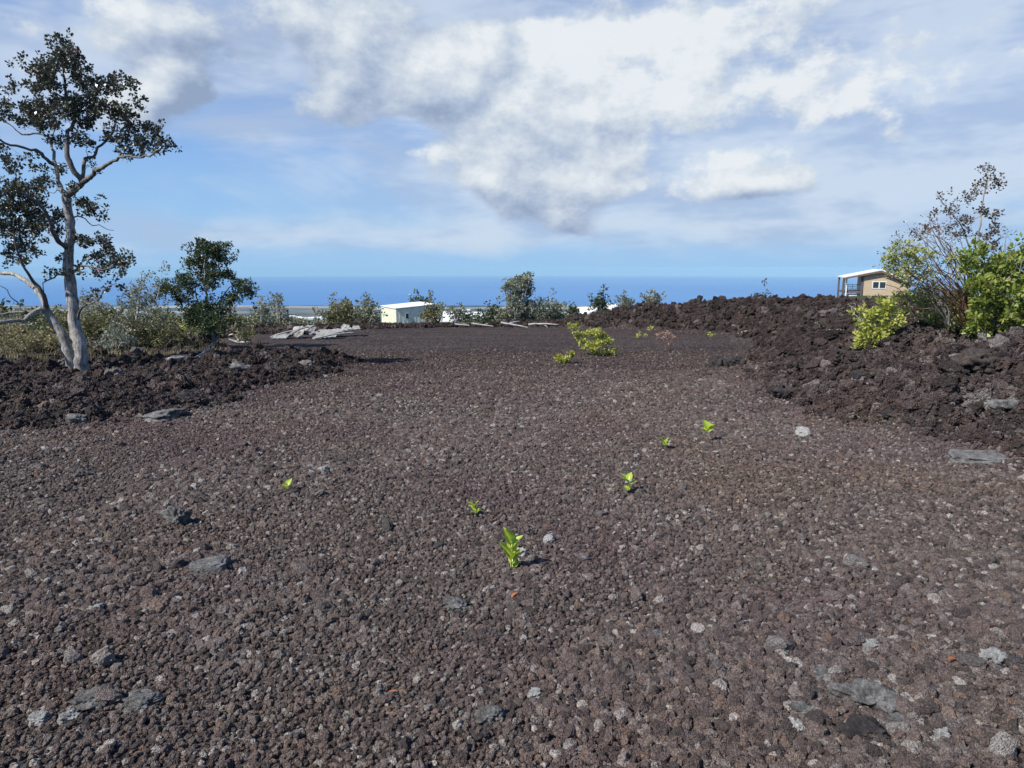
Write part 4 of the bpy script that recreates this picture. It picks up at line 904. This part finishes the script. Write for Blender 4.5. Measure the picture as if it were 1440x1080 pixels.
for a, c in ((1224.6, 1231.4), (1233, 1239.9)): MB().box(hx(a), hx(c), -.075, -.062, hz(407), hz(400)).build('pane', M_GLASS, wf)
MB().box(WR + .0, XR - .05, .3, dep - 1, hz(404.6), hz(403.6)).build('side_awning', M_WHITE, house) if False else None

# white-roofed houses down the slope
def low_house(label, corners, D, wall_h, mat_w, rise_px=0, cat='house', name='low_house', dd=6):
    """corners: pixel positions of the near eave's two ends and the far edge's two ends"""
    (ax, ay), (bx, by), (cx, cy), (dx, dy) = corners
    A, B = at(ax, ay, D), at(bx, by, D); Cc, Dd = at(cx, cy, D + dd), at(dx, dy, D + dd)
    o = (A + B) / 2; gzv = o[2] - wall_h; r = thing(name, label, cat, (o[0], o[1], gzv)); O = np.array([o[0], o[1], gzv])
    q = [A - O, B - O, Cc - O, Dd - O]; t = np.array([0, 0, .12])
    MB().add([p for p in q] + [p + t for p in q], [(3, 2, 1, 0), (4, 5, 6, 7), (0, 1, 5, 4), (1, 2, 6, 5), (2, 3, 7, 6), (3, 0, 4, 7)]).build('roof', M_WHITE, r)
    ins = []
    ctr = sum(q) / 4
    for p in q: ins.append(p + (ctr - p) * np.array([.06, .06, 0]))
    V = [(p[0], p[1], -.5) for p in ins] + [(p[0], p[1], p[2] - .02) for p in ins]
    w = MB().add(V, [(0, 1, 5, 4), (1, 2, 6, 5), (2, 3, 7, 6), (3, 0, 4, 7)]).build('wall', mat_w, r)
    # a window and a door on the near wall
    P0, P1 = ins[0], ins[1]; L = P1 - P0; zt_ = min(P0[2], P1[2])
    for (u0, u1, v0, v1, nm) in ((.12, .26, .45, .75, 'window'), (.62, .78, .45, .75, 'window'), (.40, .52, .05, .75, 'door')):
        a = P0 + L * u0; b = P0 + L * u1
        V = [(p[0], p[1] + o_, zt_ * v) for p in (a, b) for o_ in (-.06, -.01) for v in (v0, v1)]
        MB().add(V, box_vf(0, 1, 0, 1, 0, 1)[1]).build(nm, M_GLASS, r)
    return r
low_house('long low white-roofed house right of the cream shed', [(621, 449), (672, 450), (668, 441), (624, 438)], 120, 3.2, plain('pale_wall', (.5, .45, .38)))
low_house('low white-roofed house half hidden left of the airy tree', [(668, 446), (706, 447), (700, 440), (664, 439)], 150, 3, M_CREAM, dd=10)
low_house('house with a tilted white roof showing above the left end of the rubble bank', [(814, 447), (842, 436), (838, 432), (812, 433)], 95, 3, M_CREAM, dd=5)
low_house('house with a sloping white roof between the two small conical trees', [(856, 437), (876, 438), (864, 427), (853, 428)], 105, 3, M_CREAM, dd=6)
low_house('rust-walled low shed with pale roof beside the bush at the cream shed', [(612, 453), (640, 453), (640, 449), (614, 449)], 105, 2.4, M_RUST, name='low_shed', cat='shed')
# utility pole
pb = at(405.5, 462, 78); pz = gz(pb[0], pb[1]); pole = thing('utility_pole', 'thin dark utility pole right of the spiky bushes', 'pole', (pb[0], pb[1], pz))
ht = at(405.5, 436, 78)[2] - pz
V, Fc = tubes([(np.array([(0, 0, -.3), (0, 0, ht / 2), (.02, 0, ht)]), [.14, .12, .10])], 8); mesh_obj('shaft', V, Fc, M_POST, pole, smooth=True)
MB().box(-.9, .9, -.05, .05, ht - .6, ht - .48).build('crossarm', M_POST, pole)
# far white buildings on the coastal plain
fw = []
for i, (px, py, w, h) in enumerate(((418, 448, 60, 12), (424, 449, 70, 10), (436, 449.5, 60, 14), (444, 449, 90, 14), (452, 448, 50, 12), (457, 450, 60, 10), (410, 446, 50, 10), (470, 448, 70, 12), (350, 447, 70, 12), (490, 446, 60, 12), (632, 443, 90, 12), (655, 437, 100, 12))):
    p = G(px, py); r = thing('warehouse', ['small', 'long', 'low', 'broad', 'short', 'narrow'][i % 6] + ' white building far off on the hazy coastal plain', 'building', (p[0], p[1], p[2] - 3), 'white buildings far off on the coastal plain')
    r['label'] = 'tiny white building far off on the hazy coastal plain'
    MB().box(-w / 2, w / 2, 0, 40, -5, h).build('wall', M_FRAME, r)
    MB().add([(-w / 2 - 1, -1, h + .1), (w / 2 + 1, -1, h + .1), (w / 2 + 1, 41, h + 6), (-w / 2 - 1, 41, h + 6), (-w / 2 - 1, -1, h + 1), (w / 2 + 1, -1, h + 1), (w / 2 + 1, 41, h + 7), (-w / 2 - 1, 41, h + 7)],
             [(3, 2, 1, 0), (4, 5, 6, 7), (0, 1, 5, 4), (1, 2, 6, 5), (2, 3, 7, 6), (3, 0, 4, 7)]).build('roof', M_WHITE, r)

# crumpled pale sheets
def sheet(label, p0, p1, p2, p3, D, amp=.10, seed=1, mat=None, name='crumpled_sheet'):
    A, B, Cc, Dd = [at(*p, D + o) for p, o in zip((p0, p1, p2, p3), (0, .0, 1.0, 1.0))]
    o = (A + B + Cc + Dd) / 4; o[2] = gz(o[0], o[1]) - .02
    n = 26; V = []
    for i in range(n):
        for j in range(n):
            u, v = i / (n - 1), j / (n - 1); p = A * (1 - u) * (1 - v) + B * u * (1 - v) + Cc * u * v + Dd * (1 - u) * v
            V.append(p)
    V = np.array(V); k = fbm(V[:, 0] + seed * 9, V[:, 1] * 1.5, 1.6, 3, seed, ridged=True)
    V[:, 2] = np.maximum(V[:, 2] + (k - .62) * amp * 1.8 + np.sin(V[:, 0] * 38) * .012, ground(V[:, 0], V[:, 1], False)[0] + .015)
    V[:, 0] += (fbm(V[:, 0], V[:, 1], 2.5, 2, seed + 4) - .5) * .15
    t = V - o; t2 = t.copy(); t2[:, 2] += .02
    idx = np.arange(n * n).reshape(n, n); q = np.stack([idx[:-1, :-1].ravel(), idx[1:, :-1].ravel(), idx[1:, 1:].ravel(), idx[:-1, 1:].ravel()], 1)
    r = mesh_obj(name, np.vstack([t, t2]), np.vstack([q[:, ::-1], q + n * n]), mat or M_SHEET); r.location = o
    tag(r, label, 'metal sheet', 'pale sheets dumped at the far left of the lot'); return r
sheet('flat pale sheet lying at the left end of the dumped pile', (379, 477), (402, 475), (410, 468), (388, 471), 27, .05, 1)
sheet('buckled sheet standing up in the middle of the dumped pile', (404, 473), (424, 473), (430, 459), (414, 462), 27.5, .16, 2)
sheet('dark-shadowed folded sheet beside the middle of the pile', (424, 472), (446, 470), (444, 461), (428, 459), 28, .14, 3, M_SHEETD)  # shadow in the folds is put into the darker sheet colour
sheet('long pale sheet at the front right of the dumped pile', (440, 477), (464, 477), (482, 468), (448, 468), 27, .05, 4)
sheet('upper long pale sheet lying across the right of the pile', (446, 471), (478, 471), (500, 462), (448, 464), 28.5, .05, 5)
sheet('peaked white sheet poking up at the back of the pile', (478, 466), (495, 465), (490, 457), (482, 457), 29, .10, 6)
sheet('last bright sheet at the far right end of the pile', (490, 467), (506, 464), (504, 459), (496, 459), 29, .06, 7)

def board(label, a, b_, D0, D1, w=.16, mat=None):
    A, B = at(a[0], a[1], D0), at(b_[0], b_[1], D1)
    for q in (A, B): q[2] = max(q[2], gz(q[0], q[1]) + .03)
    L = np.linalg.norm(B - A); d = (B - A) / L; s_ = np.cross(d, [0, 0, 1]); s_ /= np.linalg.norm(s_); u = np.cross(s_, d); n = 10; V = []
    for i in range(n):
        t = i / (n - 1); c = A * (1 - t) + B * t + u * .05 * math.sin(t * 3) - A; ww = w * (1 + rng.normal(0, .05))
        for j, k in ((-1, -1), (1, -1), (1, 1), (-1, 1)): V.append(c + s_ * ww * j * .5 + u * .018 * k)
    Fq = [(i * 4 + j, i * 4 + (j + 1) % 4, i * 4 + 4 + (j + 1) % 4, i * 4 + 4 + j) for i in range(n - 1) for j in range(4)] + [(3, 2, 1, 0), (n * 4 - 4, n * 4 - 3, n * 4 - 2, n * 4 - 1)]
    o = mesh_obj('weathered_board', V, Fq, mat or M_SHEET); o.location = A; tag(o, label, 'board', 'weathered boards among the dumped sheets')
board('long grey board jutting from the left end of the dumped sheets', (381, 474), (421, 464), 27.5, 28.2)
board('board propped on the middle of the dumped sheets', (408, 470), (433, 460), 27.2, 27.9, .2, M_SHEETD)
board('short board sticking up behind the folded dark sheet', (428, 466), (441, 458), 28, 28.6)
board('long board along the front edge of the right-hand dumped sheets', (441, 478), (497, 468), 26.8, 27.6, .2)
board('dark board lying across the right-hand dumped sheets', (452, 474), (508, 463), 27.5, 28.4, .14, M_SHEETD)

# fallen dead wood
def dead_wood(name, label, px_lines, D, r0, mat=B_DEAD, cat='dead branch', group=None):
    P0 = at(*px_lines[0][0], D); o = np.array([P0[0], P0[1], gz(P0[0], P0[1])])
    lines = []
    for ln in px_lines:
        pts = []
        for i, p in enumerate(ln):
            q = at(p[0], p[1], D + (p[2] if len(p) > 2 else 0)); q[2] = max(q[2], gz(q[0], q[1]) + r0 * .8); pts.append(q - o)
        L = smooth_line(pts, .15, .006); lines.append((L, np.linspace(r0, r0 * .4, len(L)))); r0_ = r0
    V, Fc = tubes(lines, 7); ob = mesh_obj(name, V, Fc, mat, smooth=True); ob.location = o; tag(ob, label, cat, group); return ob
gW = 'bleached branches fallen along the far edge of the lot'
dead_wood('fallen_branch', 'bleached branch fallen right below the airy tree', [[(704, 453.5), (715, 455.5), (727, 457.5), (742, 461)], [(716, 455), (724, 453, .4), (730, 452, .6)]], 37, .07, group=gW)
dead_wood('fallen_branch', 'crooked bleached branch lying right of the airy tree', [[(743, 456.5), (755, 455.5), (765, 457), (770, 460)], [(758, 455.8), (770, 455.5), (785, 456.5)]], 37.3, .06, group=gW)
dead_wood('fallen_branch', 'thin bleached branch lying in front of the long white house', [[(664, 455), (676, 456.5), (694, 459)], [(680, 457), (686, 455, .3)]], 37, .05, group=gW)
dead_wood('fallen_branch', 'short bleached stick at the left before the long white house', [[(640, 456), (652, 457), (660, 457.5)]], 37.2, .05, group=gW)
dead_wood('fallen_branch', 'forked bleached stump with curved prongs on the ground right of the round tree', [[(338, 482), (333, 474), (327, 470), (322, 472)], [(336, 479), (340, 474), (336, 468), (331, 466)], [(337, 482), (330, 480), (322, 477)], [(338, 482), (348, 483), (350, 480)]], G(338, 483)[1], .055)
gq = G(270, 508)[1]
dead_wood('leaning_stick', 'straight pale stick leaning on the rubble below the round tree', [[(268, 512), (285, 496), (301, 481)]], gq, .022, cat='stick')
dead_wood('lying_stick', 'short pale stick lying at the foot of the back bank', [[(1036, 471), (1051, 465)]], G(1036, 472)[1], .035, cat='stick')
dead_wood('broken_log', 'short pale log stump leaning in front of the round tree', [[(283, 505), (290, 496), (296, 489)]], gq - .2, .07, B_OHIA, cat='log')

# boulders, each with its own shape
def rock_mat(name, c1, c2, scale=9):
    m, T, P = new_mat(name)
    pos = T.new('ShaderNodeTexCoord').outputs['Object']; n = T.noise(pos, scale, 7, .7); n2_ = T.noise(pos, scale * 6, 5, .75)
    c = T.ramp(n, [(.34, c1), (.58, c2)]); c = T.mix(1.0, c, T.ramp(n2_, [(.32, (.5, .5, .5)), (.66, (1.3, 1.3, 1.3))]), 'MULTIPLY')
    T.l.new(c, P.inputs['Base Color']); P.inputs['Roughness'].default_value = .9; P.inputs['Specular IOR Level'].default_value = .25
    h = T.m('ADD', T.m('MULTIPLY', n, 1.0), T.m('MULTIPLY', n2_, .6))
    T.l.new(T.new('ShaderNodeBump', {'Height': h, 'Strength': 1.0, 'Distance': .03}).outputs[0], P.inputs['Normal']); return m
K_PALE = rock_mat('pale_slab_rock', (.12, .11, .10), (.30, .29, .27)); K_DARK = rock_mat('dark_clinker_rock', (.018, .016, .016), (.060, .052, .050)); K_GREY = rock_mat('grey_lava_rock', (.065, .060, .057), (.24, .235, .225), 16)
K_WHITE = rock_mat('whitish_stone', (.22, .22, .21), (.46, .46, .44), 20); K_BROWN = rock_mat('brown_clinker_rock', (.035, .028, .026), (.10, .08, .07), 18)
BO = [ # name, px, py(base), width px, h/w, mat, label, seed, spike
 ('flat_rock', 247, 512, 36, .42, K_PALE, 'flat pale slab on the rubble left of the leaning stick', 1, 0),
 ('grey_boulder', 430, 515, 20, .6, K_GREY, 'rounded grey boulder near the right end of the left bank', 2, 0),
 ('grey_boulder', 334, 527, 26, .55, K_GREY, 'smooth-topped grey boulder in the middle of the left bank', 3, 0),
 ('flat_rock', 452, 530, 20, .25, K_PALE, 'thin pale slab at the foot of the left bank', 4, 0),
 ('dark_boulder', 1012, 516, 24, .75, K_DARK, 'black clinker block at the left of a pair on the edge of the lot', 5, .1),
 ('dark_boulder', 1038, 515, 32, .6, K_DARK, 'longer black clinker block, right one of the pair on the edge of the lot', 6, .1),
 ('dark_boulder', 1104, 560, 34, .45, K_DARK, 'black clinker boulder at the foot of the right bank', 7, .1),
 ('dark_boulder', 1216, 540, 34, .55, K_DARK, 'black overhanging boulder half way up the right bank', 8, .08),
 ('dark_boulder', 1258, 588, 24, .55, K_DARK, 'dark boulder with a shadowed face low on the right bank', 9, .08),
 ('brown_boulder', 1237, 532, 18, .7, K_BROWN, 'brown stone touching the black overhanging boulder', 10, 0),
 ('flat_rock', 1388, 512, 62, .28, K_PALE, 'long pale slab high on the right bank', 11, 0),
 ('grey_boulder', 1378, 530, 42, .7, K_BROWN, 'rough brown boulder under the long pale slab', 12, .06),
 ('flat_rock', 1418, 586, 38, .42, K_GREY, 'blue-grey slab at the right edge below the long pale slab', 13, 0),
 ('flat_rock', 1390, 652, 74, .25, K_GREY, 'wide grey slab sunk in the rubble at the right edge', 14, 0),
 ('grey_boulder', 1106, 602, 8, .6, K_GREY, 'small grey stone just below the right bank', 15, 0),
 ('dark_boulder', 1205, 480, 22, .6, K_BROWN, 'brown boulder on the bank below the dead twigs', 16, .05),
 ('flat_rock', 1178, 470, 26, .35, K_PALE, 'pale slab tilted on the bank below the tan house', 17, 0),
 ('dark_boulder', 1185, 506, 20, .7, K_DARK, 'jagged dark block left of the sunlit yellow shrub base', 18, .1),
 ('spiky_clinker', 246, 742, 32, 1.1, K_GREY, 'spiky grey clinker standing up from the gravel on the left', 19, .22),
 ('flat_rock', 290, 812, 52, .45, K_GREY, 'ropy grey slab embedded in the gravel on the left', 20, 0),
 ('grey_boulder', 105, 596, 26, .55, K_GREY, 'grey boulder at the front foot of the left bank', 21, 0),
 ('grey_boulder', 258, 566, 34, .5, K_DARK, 'low dark grey boulder on the front of the left bank', 22, .06),
 ('grey_boulder', 212, 592, 60, .2, K_GREY, 'flat grey lava shelf at the edge of the left bank', 23, 0),
 ('white_stone', 131, 866, 17, .8, K_WHITE, 'whitish angular stone in the left foreground gravel', 24, 0),
 ('white_stone', 54, 1026, 22, .65, K_WHITE, 'left one of two whitish stones near the bottom left corner', 25, 0),
 ('white_stone', 95, 1024, 22, .7, K_WHITE, 'right one of two whitish stones near the bottom left corner', 26, 0),
 ('grey_boulder', 120, 1002, 44, .55, K_GREY, 'large grey stone above the pair of whitish stones', 27, 0),
 ('grey_boulder', 192, 1002, 40, .5, K_GREY, 'angular grey stone right of the large grey stone at lower left', 28, 0),
 ('white_stone', 1228, 918, 24, .75, K_WHITE, 'whitish stone in the right foreground above the big grey rock', 29, 0),
 ('grey_boulder', 1226, 1000, 60, .55, K_GREY, 'biggest grey rock in the right foreground gravel', 30, .03),
 ('grey_boulder', 1160, 965, 30, .6, K_GREY, 'pale-topped grey rock left of the biggest foreground rock', 31, 0),
 ('grey_boulder', 1132, 1010, 34, .6, K_GREY, 'grey rock low left of the biggest foreground rock', 32, .03),
 ('white_stone', 1325, 1056, 20, 1.0, K_WHITE, 'upright whitish stone near the bottom right', 33, 0),
 ('grey_boulder', 1272, 1032, 38, .45, K_GREY, 'grey rock between the biggest rock and the upright white stone', 34, 0),
 ('white_stone', 1400, 940, 26, .6, K_WHITE, 'whitish stone at the right edge of the foreground', 35, 0),
 ('grey_boulder', 1225, 1052, 50, .4, K_DARK, 'dark flat rock at the bottom right below the biggest rock', 36, 0),
 ('white_stone', 925, 905, 24, .5, K_GREY, 'grey-white stone in the middle right foreground', 37, 0),
 ('brown_boulder', 745, 868, 20, .6, K_BROWN, 'brown clinker lump right of the orange leaf', 38, .05),
 ('grey_boulder', 640, 862, 34, .45, K_GREY, 'flat grey stone left of the orange leaf', 39, 0),
 ('white_stone', 752, 990, 18, .8, K_WHITE, 'whitish stone low in the centre foreground', 40, 0),
 ('grey_boulder', 690, 1020, 34, .55, K_GREY, 'mottled grey stone at bottom centre', 41, .03),
 ('white_stone', 803, 1062, 15, .8, K_WHITE, 'small cream stone at the bottom edge right of centre', 42, 0),
]
for nm, px, py, w, hw, mt, lab, sd_, spk in BO:
    p = G(px, py, True); sc_ = np.linalg.norm(p - np.array([0, 0, EYE])) / F; a = w * sc_ / 2
    flat = 'flat' in nm
    V, Fc = rock_shape(5 if py > 600 else 4, 500 + sd_, .26 if flat else .58, (1, .75, hw * .95), .55 if flat else .8, spk or (0 if flat or 'white' in nm else .05))
    top = V[:, 2].max(); V = V * a
    o = mesh_obj(nm, V, Fc, mt, smooth=(spk == 0)); o.location = (p[0], p[1] + a * .5, gz(p[0], p[1] + a * .5, True) + a * hw * (.16 if 'flat' in nm else .36)); o.rotation_euler = (rng.uniform(-.12, .12), rng.uniform(-.12, .12), rng.uniform(-.4, .4))
    tag(o, lab, 'boulder' if 'boulder' in nm else 'rock' if 'flat' in nm else 'rock' if 'clinker' in nm else 'stone')
# fallen orange leaves
M_OR = leaf_mat('orange_leaf', [(.34, .12, .05), (.42, .16, .06)], .6, .3, .2)
for px, py, ln, rz, tl, lab in ((719, 846, .05, -.9, .55, 'dead orange leaf lying on the gravel below the tallest sapling'), (1346, 936, .06, 1.8, .5, 'bright orange leaf fragment in the right foreground gravel'), (545, 985, .045, -1.0, .4, 'orange-brown leaf resting on a tan stone at lower left of centre')):
    p = G(px, py, True); V = BV * np.array([ln * .42, ln, ln]); M = Matrix.Rotation(rz, 4, 'Z') @ Matrix.Rotation(tl, 4, 'X')
    V = np.array([(M @ Vector(v))[:] for v in V]); o = mesh_obj('fallen_leaf', V, BF, M_OR, smooth=True); o.location = (p[0], p[1], p[2] + .022); tag(o, lab, 'leaf')
